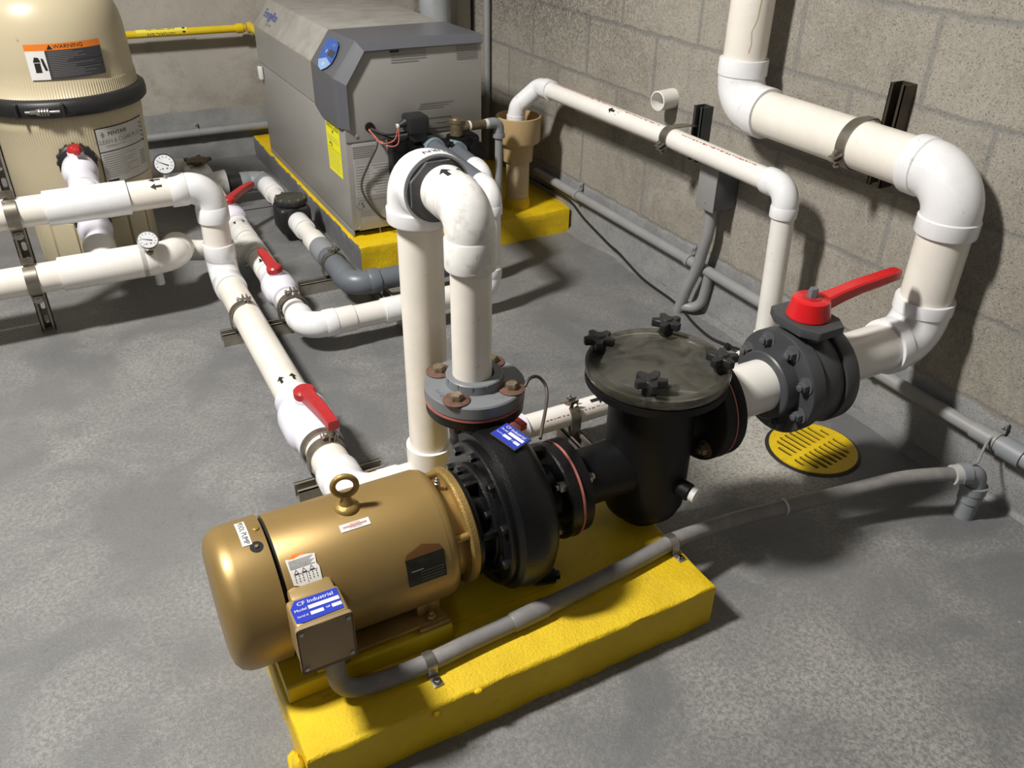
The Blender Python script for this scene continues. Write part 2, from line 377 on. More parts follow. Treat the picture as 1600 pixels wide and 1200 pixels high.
def decal(name, parent, mp, items, label=None, base=.0006):
    bm = B(); names = []
    def idx(m_):
        if m_ not in names: names.append(m_)
        return names.index(m_)
    for it in items:
        k = it[0]
        if k == 'rect':
            _, u0, w0, u1, w1, m_, ly = it; e = base + ly*.0004
            nu = max(1, int((u1-u0)/.012)); nw = max(1, int((w1-w0)/.012))
            g = [[bm.verts.new(mp(u0+(u1-u0)*i/nu, w0+(w1-w0)*j/nw, e)) for j in range(nw+1)] for i in range(nu+1)]
            for i in range(nu):
                for j in range(nw):
                    f = bm.faces.new((g[i][j], g[i+1][j], g[i+1][j+1], g[i][j+1])); f.material_index = idx(m_)
        elif k == 'poly':
            _, pts, m_, ly = it
            t = bmesh.new(); t.faces.new([t.verts.new((p[0], p[1], 0)) for p in pts]); bmesh.ops.triangulate(t, faces=t.faces[:])
            if max(p[1] for p in pts)-min(p[1] for p in pts) > .008: bmesh.ops.subdivide_edges(t, edges=t.edges[:], cuts=3, use_grid_fill=True)
            vm = {q: bm.verts.new(mp(q.co.x, q.co.y, base+ly*.0004)) for q in t.verts}
            for g_ in t.faces: f = bm.faces.new([vm[q] for q in g_.verts]); f.material_index = idx(m_)
            t.free()
        elif k == 'text':
            _, s, u, w_, size, m_, ly, rot = it[:8]; sx = it[8] if len(it) > 8 else 1
            vs, fs = text_geo(s, size); ca, sa = math.cos(rot), math.sin(rot)
            vv = [bm.verts.new(mp(u+(x*sx*ca-y*sa), w_+(x*sx*sa+y*ca), base+ly*.0004)) for x, y in vs]
            for f_ in fs:
                try: f = bm.faces.new([vv[i] for i in f_]); f.material_index = idx(m_)
                except ValueError: pass
    me = bpy.data.meshes.new(name)
    for x in names: me.materials.append(MATS[x])
    L = LOC[parent.name]; bmesh.ops.translate(bm, vec=-L, verts=bm.verts); bm.to_mesh(me); bm.free()
    o = bpy.data.objects.new(name, me); C.objects.link(o); o.parent = parent; LOC[o.name] = L
    if label: o['label'] = label
    return o
def strokes(u, w_, n, du, h, mt, ly=1, vert=False, seed=0, t=.0012):
    """a run of small worn strokes standing for print too faint to read"""
    rnd = random.Random(seed+n); its = []
    for k in range(n):
        p = (k-(n-1)/2)*du
        for q in range(2):
            a_, b_ = (rnd.uniform(-.3, .3)*du, rnd.uniform(-.35, .35)*h); l1, l2 = (du*.55, t) if rnd.random() < .45 else (t, h*.9)
            if vert: its.append(('rect', u+b_-l2/2, w_+p+a_-l1/2, u+b_+l2/2, w_+p+a_+l1/2, mt, ly))
            else: its.append(('rect', u+p+a_-l1/2, w_+b_-l2/2, u+p+a_+l1/2, w_+b_+l2/2, mt, ly))
    return its
def arrow_pts(u, w_, L=.03, d=1, s=1.0):
    """arrow along +u (d=1) or -u, centred at u,w"""
    h = L/2; P = [(h, 0), (h-.45*L, .32*L*s), (h-.45*L, .11*L*s), (-h, .11*L*s), (-h, -.11*L*s), (h-.45*L, -.11*L*s), (h-.45*L, -.32*L*s)]
    return [(u+d*x, w_+y) for x, y in P]
def arrows(parent, mp, spots, L=.03):
    its = [('poly', arrow_pts(u, w_, L, d), 'ink', 1) for u, w_, d in spots]
    return decal('flow_arrow', parent, mp, its, 'black flow arrows')
def print_line(parent, mp, u0, u1, w_, mt='ink_red', h=.004, seed=1):
    rnd = random.Random(seed); its = []; u = u0
    while u < u1:
        l = rnd.uniform(.003, .012); its.append(('rect', u, w_+rnd.uniform(-.0006, .0006), min(u+l, u1), w_+h*rnd.uniform(.3, 1), mt, 0)); u += l + rnd.uniform(.002, .007)
    return decal('printed_line', parent, mp, its, 'red factory print')

# ---- plumbing
def pipe(parent, a, b, r, mt='pvc_pipe', name='pipe', label=None):
    bm = B(); a, b = V(a), V(b); d = b-a
    lathe(bm, a, d, [(0, r), (d.length, r)], 48)
    return obj(name, bm, mt, parent, label)
def elbow(parent, c, a, b, r, mt='pvc_fitting', sock=None, k=1.17, Rk=1.25, label=None):
    bm = B(); c, a, b = V(c), V(a).normalized(), V(b).normalized(); rf = r*k; s = sock or r*1.05
    ang = a.angle(b); d = rf*Rk/math.tan(ang/2); L = d+s
    pts = fillet([c+a*(L-.005), c, c+b*(L-.005)], rf*Rk, 14)
    sweep(bm, pts, rf*.955, 40)
    for q in (a, b):
        lathe(bm, c+q*(L-s), q, [(0, rf*.94), (.004, rf), (s-.003, rf), (s, rf*.985), (s, r*1.0)], 48)
    return obj('elbow', bm, mt, parent, label), L
def coupling(parent, a, b, r, mt='pvc_fitting', name='coupling', k=1.17):
    bm = B(); a, b = V(a), V(b); L = (b-a).length; rf = r*k
    lathe(bm, a, b-a, [(0, r), (0, rf*.985), (.003, rf), (L-.003, rf), (L, rf*.985), (L, r)], 48)
    return obj(name, bm, mt, parent)
def tee(parent, c, ax, br, L, Lb, r, rb=None, mt='pvc_fitting', k=1.17):
    bm = B(); c, ax, br = V(c), V(ax), V(br); rf = r*k; rbf = (rb or r)*k
    lathe(bm, c-ax*L, ax, [(0, r), (0, rf*.985), (.003, rf), (2*L-.003, rf), (2*L, rf*.985), (2*L, r)], 48)
    lathe(bm, c, br, [(0, rbf*.95), (Lb-.03, rbf*.96), (Lb-.027, rbf), (Lb, rbf), (Lb, rbf*.85)], 48)
    return obj('tee', bm, mt, parent)
def ball_valve(parent, c, ax, up, r, L, hdir, hlen, mt='valve_white', hr=None):
    """round valve body with stem and red lever"""
    c, ax, up = V(c), V(ax).normalized(), V(up).normalized(); hd = V(hdir).normalized(); bm = B()
    rb = r*1.52; rs_ = r*1.22
    pr = [(-L, r), (-L, rs_), (-L*.62, rs_*1.0), (-L*.5, rb*.93), (-L*.3, rb), (L*.3, rb), (L*.5, rb*.93), (L*.62, rs_), (L, rs_), (L, r)]
    lathe(bm, c, ax, pr, 48)
    st = rb*1.12; lathe(bm, c, up, [(0, r*.62), (st, r*.62), (st+.004, r*.5)], 28)
    v_ = obj('ball_valve', bm, mt, parent)
    hb = B(); q = c + up*st; hr = hr or r*.68
    lathe(hb, q, up, [(0, hr*.95), (.004, hr), (hr*.7, hr*1.0), (hr*.9, hr*.8), (hr*.95, .0)], 28)
    side = up.cross(hd); n = 9; rs = []
    for i in range(n):
        t = i/(n-1); wd = hr*(.62 - .15*t); th = hr*(.55-.12*t); p = q + hd*(hlen*t) + up*(hr*.36 + hlen*.06*math.sin(t*2.2))
        rs.append([p+side*sx*wd+up*sz*th for sx, sz in ((-1, -.8), (-.8, -1), (.8, -1), (1, -.8), (1, .8), (.8, 1), (-.8, 1), (-1, .8))])
    rings(hb, rs)
    obj('handle', hb, 'red_handle', v_, 'red lever')
    return v_
def clamp(c, ax, r, top, down, label, group=None, mt='clamp_steel', wdt=.028, gap=None, name='pipe_clamp'):
    """two-piece strut clamp: band round the pipe, bolted ears, straight legs down into the strut"""
    c, ax, top, down = V(c), V(ax).normalized(), V(top).normalized(), V(down).normalized()
    if gap is None: gap = c.z - .036
    t = thing(name, c - Z*r, label, 'pipe clamp', group)
    for sgn in (1, -1):
        bm = B(); U = top; W = ax.cross(top)*sgn; ri, ro = r+.0006, r+.0036; n = 20
        side = ax.cross(down); side = side if side.dot(W) > 0 else -side
        end = math.atan2(side.dot(W), side.dot(U)); end = end if end > 0 else end+2*PI
        a0 = math.asin(.006/r); rs = []
        for i in range(n+1):
            th = a0 + (end-a0)*i/n; dr = U*math.cos(th) + W*math.sin(th)
            rs.append([c+dr*ri-ax*wdt/2, c+dr*ro-ax*wdt/2, c+dr*ro+ax*wdt/2, c+dr*ri+ax*wdt/2])
        L_ = V(rs[-1][0]); rs.append([p+down*gap*.55 for p in rs[n]])
        rs.append([p+down*gap*.98-side*(ri*.25)+ax*(.006 if k in (0, 1) else -.006) for k, p in enumerate(rs[n])])
        rings(bm, rs)
        e = c + (U*math.cos(a0)+W*math.sin(a0))*r
        Mx = Matrix((ax, W, U)).transposed() if ax.cross(W).dot(U) > 0 else Matrix((ax, -W, U)).transposed()
        box(bm, e+U*.012, (wdt*.85, .003, .026), .001, Mx)
        obj('strap', bm, mt, t)
    bm = B(); W = ax.cross(top); q = c+top*(r+.013)
    sweep(bm, [q-W*.020, q+W*.018], .003, 10); hexbolt(bm, q-W*.018, -W, .0075, .006); hexbolt(bm, q+W*.012, W, .0065, .006)
    obj('clamp_bolt', bm, 'steel', t)
    return t
def strut(a, b, openv, label, mt='strut_steel', s=.041, slots=False, name='strut_channel', group=None):
    a, b = V(a), V(b); d = (b-a).normalized(); L = (b-a).length; op = V(openv).normalized(); sd = d.cross(op); bm = B(); h = s/2; t = .0028; lip = .0095
    def slab(u0, u1, w0, w1): # u along sd, w along op
        prism(bm, [(u0, w0), (u1, w0), (u1, w1), (u0, w1)], a, sd, op, d, L)
    slab(-h, -h+t, 0, s); slab(h-t, h, 0, s)
    slab(-h, -h+lip, s-t, s); slab(h-lip, h, s-t, s)
    slab(-h+lip-t, -h+lip, s-.009, s-t); slab(h-lip, h-lip+t, s-.009, s-t)
    if not slots: slab(-h+t, h-t, 0, t)
    else:
        pitch = .05; n = int(L/pitch); rem = L-n*pitch
        for k in range(n+1):
            z0 = k*pitch; z1 = min(L, z0+pitch)
            if z1-z0 < pitch*.95: prism(bm, [(-h+t, z0), (h-t, z0), (h-t, z1), (-h+t, z1)], a, sd, d, op, t); continue
            m_ = 24; inn, out = [], []
            for i in range(m_):
                th = 2*PI*i/m_; cx, cz = math.cos(th), math.sin(th)
                iz = z0+pitch/2 + (.008*(1 if cz > 0 else -1) if abs(cz) > 1e-6 else 0) + .0065*cz
                inn.append((.0065*cx, iz))
                f = 1/max(abs(cx), abs(cz)); out.append(((h-t)*cx*f, z0+pitch/2+pitch/2*cz*f))
            for lay in (0, t):
                vi = [bm.verts.new(a+sd*p[0]+d*p[1]+op*lay) for p in inn]; vo = [bm.verts.new(a+sd*p[0]+d*p[1]+op*lay) for p in out]
                for i in range(m_):
                    j = (i+1) % m_; bm.faces.new((vi[i], vi[j], vo[j], vo[i]))
                if lay == 0: v0 = vi
                else:
                    for i in range(m_): j = (i+1) % m_; bm.faces.new((v0[i], v0[j], vi[j], vi[i]))
    return single(name, bm, mt, label, 'strut', group)
r4, r3, r25, r2 = .0572, .0445, .0365, .0302

# ================================================================== SETTING
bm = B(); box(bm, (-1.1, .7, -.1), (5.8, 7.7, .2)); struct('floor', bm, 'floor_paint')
bm = B(); box(bm, (1.787+.1, .7, 1.7), (.2, 7.7, 3.4)); struct('wall_right', bm, 'block_wall')
bm = B(); box(bm, (-1.1, 4.5, 1.7), (5.8, .2, 3.4)); struct('wall_back', bm, 'back_wall')
# rough cement fillet where floor meets the right wall
bm = B(); rs = []
for i in range(120):
    y = -2.9 + i*.061; a = .020+.012*math.sin(y*7.1)+.008*math.sin(y*19+1); h = .012+.006*math.sin(y*11+2)
    rs.append([V((1.80, y, -.01)), V((1.787-a, y, -.002)), V((1.787-a*.5, y, h*.45)), V((1.80, y, h+.012))])
rings(bm, rs); struct('trim_1', bm, 'floor_paint')

# ================================================================== HEATER PLINTH AND HEATER
def rough_slab(name, outline, z0, z1, mt, label, cat, jit=.004, lumps=(), cell=.03, ch=.01, grey_side=False):
    """poured concrete slab with an uneven edge"""
    rnd = random.Random(len(name)+int(z1*1000)); P = []
    n = len(outline)
    for i in range(n):
        a, b = V(outline[i]), V(outline[(i+1) % n]); k = max(1, int((b-a).length/cell))
        for j in range(k): P.append(a+(b-a)*j/k)
    cx = sum(p.x for p in P)/len(P); cyy = sum(p.y for p in P)/len(P)
    rs = []
    lv = [(z0, 0), (z0+(z1-z0)*.35, 0), (z0+(z1-z0)*.7, 0), (z1-ch, 0), (z1-ch*.3, -ch*.35), (z1, -ch)]
    offs = [rnd.uniform(-1, 1) for _ in P]
    for k, (z, o_) in enumerate(lv):
        r = []
        for i, p in enumerate(P):
            a, b = P[i-1], P[(i+1) % len(P)]; t = (b-a).normalized(); nn = V((t.y, -t.x))
            if nn.dot(p-V((cx, cyy))) < 0 and False: nn = -nn
            d = o_ + jit*(.6*offs[i] + .5*rnd.uniform(-1, 1))
            zz = z + (jit*.35*rnd.uniform(-1, 1) if 0 < k else 0)
            if k == len(lv)-1: zz = z1
            r.append(V((p.x+nn.x*d, p.y+nn.y*d, zz)))
        rs.append(r)
    bm = B(); rings(bm, rs)
    for (x, y, z, rr) in lumps:
        t = bmesh.new(); bmesh.ops.create_icosphere(t, subdivisions=2, radius=1)
        for v_ in t.verts: v_.co = V((v_.co.x*rr[0]*rnd.uniform(.85, 1.15)+x, v_.co.y*rr[1]*rnd.uniform(.85, 1.15)+y, v_.co.z*rr[2]*rnd.uniform(.85, 1.1)+z))
        join(bm, t)
    if grey_side:
        bm.normal_update()
        for f in bm.faces:
            if abs(f.normal.x) > .7 and f.calc_center_median().x < outline[0][0]+.05 and f.calc_center_median().z < z1-.004: f.material_index = 1
        return single(name, bm, [mt, 'plinth_side'], label, cat, ang=50)
    return single(name, bm, mt, label, cat, ang=50)
mat('plinth_side', (.155, .158, .165), .55, var=.12, vscale=14, dirt=.4, dcol=(.30, .29, .27), dscale=24, dlo=.6, dhi=.7, bmp=.5, bscale=120)
rough_slab('concrete_plinth', [(.874, 2.765), (1.772, 2.79), (1.785, 2.86), (1.785, 4.38), (.874, 4.38)], 0, .1, 'yellow_paint',
           'yellow painted concrete plinth under the grey heater', 'plinth', ch=.006, grey_side=True)

HX0, HX1, HY0, HY1 = .884, 1.415, 2.87, 4.06
H = thing('pool_heater', (1.15, 3.4, .1), 'grey metal pool heater with dark control trim on the yellow plinth', 'heater')
bm = B(); box(bm, ((HX0+HX1)/2, (HY0+HY1)/2, .319), (HX1-HX0, HY1-HY0, .386), .005); box(bm, (HX0+.004, (HY0+HY1)/2, .118), (.008, HY1-HY0-.01, .032), .001); obj('cabinet', bm, 'heater_grey', H)
bm = B()
for x in (.99, 1.10, 1.25): box(bm, (x, HY0+.012, .113), (.004, .02, .026))
box(bm, ((HX0+HX1)/2, (HY0+HY1)/2+.02, .113), (HX1-HX0-.03, HY1-HY0-.05, .026), mi=1); obj('base_frame', bm, ['heater_grey', 'dark_void'], H)  # black core paints in the deep shade of the gap below the cabinet
prof = [(HX0, .517), (HX0, .667), (.960, .768), (HX1, .768), (HX1, .517)]
bm = B(); prism(bm, prof, (0, HY0+.02, 0), X, Z, Y, HY1-HY0-.02, bev=.004)
jk = obj('jacket_top', bm, 'heater_top', H, 'dusty grey upper jacket with a sloped edge')
bm = B(); prism(bm, [(HX0-.0006, .5175), (HX0-.0006, .666), (HX0+.002, .666), (HX0+.002, .5175)], (0, 3.19, 0), X, Z, Y, HY1-3.192); obj('side_band', bm, 'heater_grey', H)
bm = B(); prism(bm, [(HX0+.002, .452), (HX0+.002, .655), (.968, .757), (HX1-.002, .757), (HX1-.002, .452)], (0, HY0-.004, 0), X, Z, Y, .03, bev=.0015); obj('front_panel', bm, 'heater_grey', H)
bm = B(); box(bm, (HX1/2+HX0/2+.01, HY0-.002, .285), (HX1-HX0-.026, .008, .320), .002)
for q in ((.925, .472), (1.395, .13), (.91, .135)): lathe(bm, (q[0], HY0-.004, q[1]), -Y, [(0, .007), (.003, .006), (.004, .003)], 16)
obj('access_panel', bm, 'heater_grey', H)
bm = B(); pr = []
for y, pts in ((3.195, [(HX0-.002, .512), (HX0-.002, .667), (.959, .770), (1.10, .770), (HX1+.001, .770)]),
               (3.10, [(HX0-.007, .490), (HX0-.007, .669), (.958, .774), (1.10, .774), (HX1+.001, .772)]),
               (2.885, [(HX0-.018, .506), (HX0-.018, .668), (.953, .781), (1.10, .782), (HX1+.001, .776)]),
               (2.872, [(HX0-.010, .503), (HX0-.010, .664), (.957, .774), (1.10, .776), (HX1+.001, .770)]),
               (2.852, [(HX0+.016, .497), (HX0+.016, .648), (.972, .752), (1.10, .752), (HX1+.001, .750)]),
               (2.870, [(HX0+.022, .500), (HX0+.022, .644), (.977, .744), (1.10, .744), (HX1+.001, .744)])):
    pr.append([V((p[0], y, p[1])) for p in pts])
vs = [[bm.verts.new(p) for p in r] for r in pr]
for a, b in zip(vs[:-1], vs[1:]):
    for i in range(len(a)-1): bm.faces.new((a[i], a[i+1], b[i+1], b[i]))
for e in (0, -1): bm.faces.new([r[e] for r in vs] if e == 0 else [r[e] for r in vs][::-1])
tr = obj('control_trim', bm, 'heater_trim', H, 'dark grey trim band with the control display', ang=20)
wv = V((.076, 0, .104)).normalized()
mp = on_plane(V((.882, 0, .667))-X*.0128+Z*.0042-wv*.008, -Y, wv)
dome = [(-3.112, .106), (-3.08, .118), (-3.02, .120), (-2.985, .108), (-2.962, .075), (-2.960, .045), (-2.985, .022), (-3.02, .006), (-3.06, .012), (-3.095, .034), (-3.11, .07)]
dp = decal('control_display', tr, mp, [('poly', dome, 'panel_blue', 1), ('poly', [(-3.095, .034), (-3.06, .012), (-3.02, .006), (-2.985, .022), (-2.965, .04), (-3.03, .052)], 'panel_lightblue', 2),
      ('rect', -3.035, .060, -2.978, .084, 'label_dark', 3), ('text', 'o', -3.058, .074, .026, 'ink_white', 3, 0), ('text', 'oo', -3.030, .030, .024, 'ink_white', 3, 0), *strokes(-3.02, .100, 4, .010, .010, 'panel_lightblue', 3, t=.002)], 'blue control display', base=.0014)
decal('brand_lettering', jk, on_plane(V((.883, 0, .667)), -Y, wv), [('text', 'EnergyRite', -3.89, .070, .052, 'ink_blue', 0, 0, .88), ('rect', -3.90, .028, -3.83, .034, 'ink_grey', 0)], 'blue brand lettering', base=.0012)
# energy sticker on the left side
mp = on_plane((HX0, 0, 0), -Y, Z)
its = [('rect', -3.088, .303, -2.930, .500, 'label_yellow', 0), ('text', 'ENERGYGUIDE', -3.009, .475, .030, 'ink', 1, 0, .72), ('poly', [(-3.018, .462), (-3.0, .462), (-3.009, .448)], 'ink', 1), *strokes(-3.045, .406, 3, .012, .016, 'ink', 1, t=.004)]
for k in range(3): its.append(('rect', -3.075, .436-.007*k, -2.96+.01*k, .4375-.007*k, 'ink_grey', 1))
its.append(('rect', -3.08, .391, -2.94, .3925, 'ink', 1))
for k in range(7): its.append(('rect', -3.078, .38-.010*k, -2.945-.007*(k % 3), .3815-.010*k, 'ink_grey', 1))
decal('energy_sticker', H, mp, its, 'yellow energy guide sticker')
# printed notices on the front
mp = on_plane((0, HY0-.005, 0), X, Z); its = [('rect', 1.066, .738, 1.10, .745, 'ink', 0)]
for k in range(5): its.append(('rect', 1.068+(0 if k else .036), .739-k*.0085, 1.200-(.03 if k == 4 else 0), .7415-k*.0085, 'ink_grey', 0))
decal('printed_notice', H, mp, its, 'upper left printed notice')
decal('printed_notice', H, mp, [('rect', 1.315, .739-k*.007, 1.398, .742-k*.007, 'ink_grey', 0) for k in range(7)], 'upper right printed notice')
its = [('rect', 1.17-.005*k, .556-k*.008, 1.30-.02*k, .5595-k*.008, 'ink_grey', 0) for k in range(3)]
its += [('rect', 1.19, .503, 1.288, .505, 'ink', 0), ('rect', 1.19, .466, 1.288, .468, 'ink', 0), ('rect', 1.286, .466, 1.288, .505, 'ink', 0), ('rect', 1.225, .486, 1.268, .491, 'ink_grey', 0)]
decal('printed_notice', H, mp, its, 'framed notice above the header')
its = [('rect', .905, .255, 1.045, .37, 'label_silver', 0), ('rect', .905, .43, .99, .435, 'ink_grey', 1), ('rect', .92, .15, 1.06, .20, 'label_tag', 0)]
its[2] = ('rect', .918, .152, 1.062, .198, 'heater_top', 0)
for k in range(5): its.append(('rect', .905, .423-.007*k, .985-.01*(k == 4), .4265-.007*k, 'ink_grey', 1))
for k in range(11): its.append(('rect', .910, .362-.010*k, .962, .3635-.010*k, 'ink_grey', 1)); its.append(('rect', .972+.01*(k % 3), .362-.010*k, 1.035, .3637-.010*k, 'ink' if k in (6, 7) else 'ink_grey', 1))
its += [('rect', 1.056, .14, 1.057, .25, 'ink_grey', 1), ('rect', .915, .238, 1.10, .239, 'ink_grey', 1)]
for k in range(8): its.append(('rect', .915+.012*math.cos(k), .215+.012*math.sin(k), .921+.012*math.cos(k), .221+.012*math.sin(k), 'ink_grey', 1))
for k in range(4): its.append(('rect', .918, .196-.006*k, 1.0, .1975-.006*k, 'ink_grey', 1)); its.append(('rect', 1.065, .22-.014*k, 1.12, .2215-.014*k, 'ink_grey', 1))
decal('rating_label', H, on_plane((0, HY0-.0055, 0), X, Z), its, 'pale rating labels')
# cable hole, wiring, actuator, header block
bm = B(); lathe(bm, (.975, HY0-.004, .499), -Y, [(0, .017), (.004, .017), (.005, .013), (.001, .012)], 28); obj('grommet', bm, 'rubber_black', H)
bm = B()
for k, pts in enumerate([[(.978, 2.86, .495), (1.02, 2.82, .478), (1.08, 2.82, .478), (1.13, 2.83, .478)], [(.976, 2.86, .492), (1.02, 2.83, .470), (1.07, 2.82, .455), (1.16, 2.83, .45)], [(.98, 2.86, .490), (1.03, 2.82, .46), (1.08, 2.81, .44), (1.20, 2.82, .44)]]):
    sweep(bm, spline(pts), .0038, 8)
obj('control_cable', bm, 'cable_black', H)
bm = B()
for k, pts in enumerate([[(.972, 2.86, .492), (.985, 2.83, .465), (1.00, 2.81, .452), (1.04, 2.80, .462), (1.053, 2.79, .506)], [(.97, 2.86, .494), (.99, 2.84, .462), (1.02, 2.80, .443), (1.05, 2.79, .452), (1.055, 2.79, .508)], [(.97, 2.86, .490), (.98, 2.83, .475), (.995, 2.82, .455)]]):
    sweep(bm, spline(pts), .0020, 8)
obj('red_wires', bm, 'wire_red', H, 'red wires')
bm = B(); sweep(bm, spline([(.990, 2.85, .47), (.985, 2.83, .44), (.955, 2.84, .38), (.925, 2.85, .31), (.93, 2.84, .26), (.965, 2.83, .20), (1.00, 2.83, .168), (1.05, 2.83, .17), (1.10, 2.82, .19), (1.18, 2.81, .26)]), .0042, 10)
obj('sensor_cable', bm, 'wire_brown', H, 'brown cable looping down the front')
bm = B(); box(bm, (1.122, 2.80, .512), (.078, .085, .062), .012); box(bm, (1.126, 2.80, .470), (.056, .06, .04), .01)
lathe(bm, (1.085, 2.80, .518), (-1, -.1, -.3), [(0, .016), (.03, .007)], 16); lathe(bm, (1.057, 2.797, .510), (-1, -.1, -.3), [(0, .0085), (.006, .0085)], 16, mi=1)
obj('valve_actuator', bm, ['rubber_black', 'label_white'], H, 'black actuator')
bm = B(); box(bm, (1.12, 2.835, .385), (.17, .06, .14), .006); box(bm, (1.20, 2.80, .40), (.20, .09, .075), .015); box(bm, (1.31, 2.815, .40), (.11, .08, .10), .015)
for q in ((1.16, .425), (1.24, .43), (1.33, .44)): hexbolt(bm, (q[0], 2.757, q[1]), -Y, .009, .006, .012)
lathe(bm, (1.35, 2.78, .39), -Y, [(0, .036), (.012, .036), (.014, .030)], 28)
obj('inlet_header', bm, 'iron_black', H, 'black inlet and outlet header')
bm = B(); lathe(bm, (1.279, 2.80, .44), Z, [(0, .016), (.012, .018), (.012, .023), (.055, .023), (.056, .026), (.066, .026), (.067, .018), (.072, .014)], 24)
lathe(bm, (1.279, 2.80, .478), X, [(0, .018), (.05, .018)], 20); obj('relief_valve', bm, 'brass', H, 'tarnished brass relief valve')
# refrigeration of the vent: duct, board
bm = B(); lathe(bm, (1.565, 3.62, .1), Z, [(0, .066), (.5, .066), (.5, .068), (.515, .068), (.515, .066), (3.3, .066)], 40)
single('vent_duct', bm, 'duct_grey', 'round grey metal vent duct rising behind the heater', 'duct')
bm = B(); box(bm, (1.735, 3.74, 1.75), (.07, .10, 3.3), .006); single('wall_batten', bm, 'duct_beige', 'beige vertical batten on the block wall beside the vent duct', 'batten')
bm = B(); sweep(bm, [(1.765, 3.52, .1), (1.765, 3.52, 3.3)], .014, 16); single('conduit', bm, 'conduit_grey', 'thin vertical grey conduit in the dark corner behind the heater', 'conduit')
# gas line
G = thing('gas_pipe', (0, 4.3, .62), 'yellow natural gas pipe along the back wall entering the heater', 'gas pipe')
pipe(G, (-2.6, 4.33, .632), (.90, 4.33, .612), .0165, 'yellow_pipe')
bm = B(); lathe(bm, (.86, 4.33, .6125), X, [(0, .017), (0, .022), (.03, .022), (.032, .017)], 24); lathe(bm, (.91, 4.33, .6122), X, [(0, .018), (0, .024), (.02, .024), (.02, .018)], 6); obj('pipe_union', bm, 'yellow_pipe', G)
bm = B(); lathe(bm, (.93, 4.33, .612), -Y, [(-.02, .022), (.30, .017)], 24); obj('inlet_stub', bm, 'yellow_pipe', G)
mp = on_cyl((0, 4.33, .616), X, V((0, -.86, .5)), .0168)
decal('pipe_marker', G, mp, [('rect', .42, -.028, .640, .028, 'label_tag', 0), ('text', 'NATURAL GAS', .525, .011, .0165, 'ink', 1, 0, 1.1), ('text', 'NATURAL GAS', .525, -.012, .0165, 'ink', 1, PI, 1.1),
      ('rect', .618, .006, .630, .013, 'ink', 1), ('rect', .618, -.012, .630, -.005, 'ink', 1)], 'yellow marker printed with the gas name')
bm = B(); box(bm, (.872, 4.0, .475), (.018, .03, .055), .004); single('gas_tag', bm, 'label_white', 'small white tag hanging at the far left edge of the heater', 'tag')

# wall conduits
W1 = thing('conduit_run', (.3, 4.37, .14), 'grey conduit running low along the back wall', 'conduit')
bm = B(); sweep(bm, [(-2.6, 4.375, .136), (.93, 4.375, .146), (1.3, 4.375, .148)], .0185, 24); obj('pipe', bm, 'conduit_grey', W1)
bm = B(); lathe(bm, (.60, 4.375, .1455), X, [(0, .019), (0, .0205), (.02, .0205), (.02, .019)], 24); box(bm, (.61, 4.39, .175), (.02, .008, .03), .002); hexbolt(bm, (.61, 4.385, .182), -Y, .006, .004); obj('conduit_strap', bm, 'conduit_grey', W1)
W2 = thing('conduit_run', (1.76, 1.2, .155), 'long grey conduit along the foot of the right block wall', 'conduit')
bm = B(); sweep(bm, [(1.762, 3.05, .178), (1.762, 2.0, .176), (1.762, .93, .166)], .0175, 24); sweep(bm, [(1.762, .93, .166), (1.762, -1.5, .16)], .0215, 24); obj('pipe', bm, 'conduit_grey', W2)
for y, z in ((2.72, .1775), (2.015, .176), (1.243, .17), (.875, .166)):
    bm = B(); lathe(bm, (1.762, y-.009, z), Y, [(0, .018), (0, .0215), (.018, .0215), (.018, .018)] if y > .9 else [(0, .0215), (0, .0245), (.018, .0245), (.018, .0215)], 24)
    box(bm, (1.779, y, z+.034), (.006, .018, .030), .002); hexbolt(bm, (1.776, y, z+.040), -X, .006, .004, .009); obj('conduit_strap', bm, 'conduit_grey', W2)
bm = B(); lathe(bm, (1.762, .80, .1655), Y, [(0, .022), (0, .0265), (.055, .0265), (.055, .022)], 24); obj('coupling', bm, 'pvc_grey_light', W2)
W3 = thing('junction_box', (1.74, 1.94, .4), 'narrow grey electrical box on the block wall above the bent conduit', 'electrical box')
bm = B(); box(bm, (1.742, 1.902, .470), (.088, .076, .130), .003); obj('body', bm, 'heater_trim', W3)  # dark tone puts the shade of the box's unlit side into its colour
bm = B(); box(bm, (1.742, 1.902, .405), (.05, .05, .006)); lathe(bm, (1.735, 1.915, .408), -Z, [(0, .024), (.02, .022)], 20); obj('hub', bm, 'conduit_grey', W3)
bm = B(); box(bm, (1.696, 1.902, .470), (.004, .082, .138), .001)
for z in (.425, .515): hexbolt(bm, (1.694, 1.902, z), -X, .004, .002)
obj('cover', bm, 'conduit_grey', W3, 'grey cover plate, paler than the shade-toned body')
W4 = thing('conduit_bend', (1.74, 1.95, 0), 'bent grey conduit from the wall box down to the floor', 'conduit')
bm = B(); sweep(bm, spline([(1.735, 1.915, .405), (1.735, 1.912, .32), (1.735, 1.925, .25), (1.735, 1.945, .17), (1.733, 1.975, .09), (1.730, 2.0, .0)]), .0185, 24); obj('pipe', bm, 'conduit_grey', W4)
bm = B(); sweep(bm, spline([(1.768, 1.915, .17), (1.77, 1.925, .10), (1.768, 1.935, .055), (1.755, 1.955, .03), (1.735, 1.985, .025)]), .017, 20); obj('branch', bm, 'conduit_grey', W4)
bm = B(); sweep(bm, spline([(1.775, 3.30, .125), (1.772, 3.02, .130), (1.77, 2.80, .133), (1.768, 2.68, .098), (1.770, 2.50, .055), (1.768, 2.42, .045), (1.76, 2.25, .012), (1.755, 2.07, .006), (1.735, 1.97, .006), (1.715, 1.90, .006), (1.70, 1.80, .006), (1.705, 1.73, .012), (1.70, 1.66, .03), (1.69, 1.58, .06)], 8), .0045, 10)
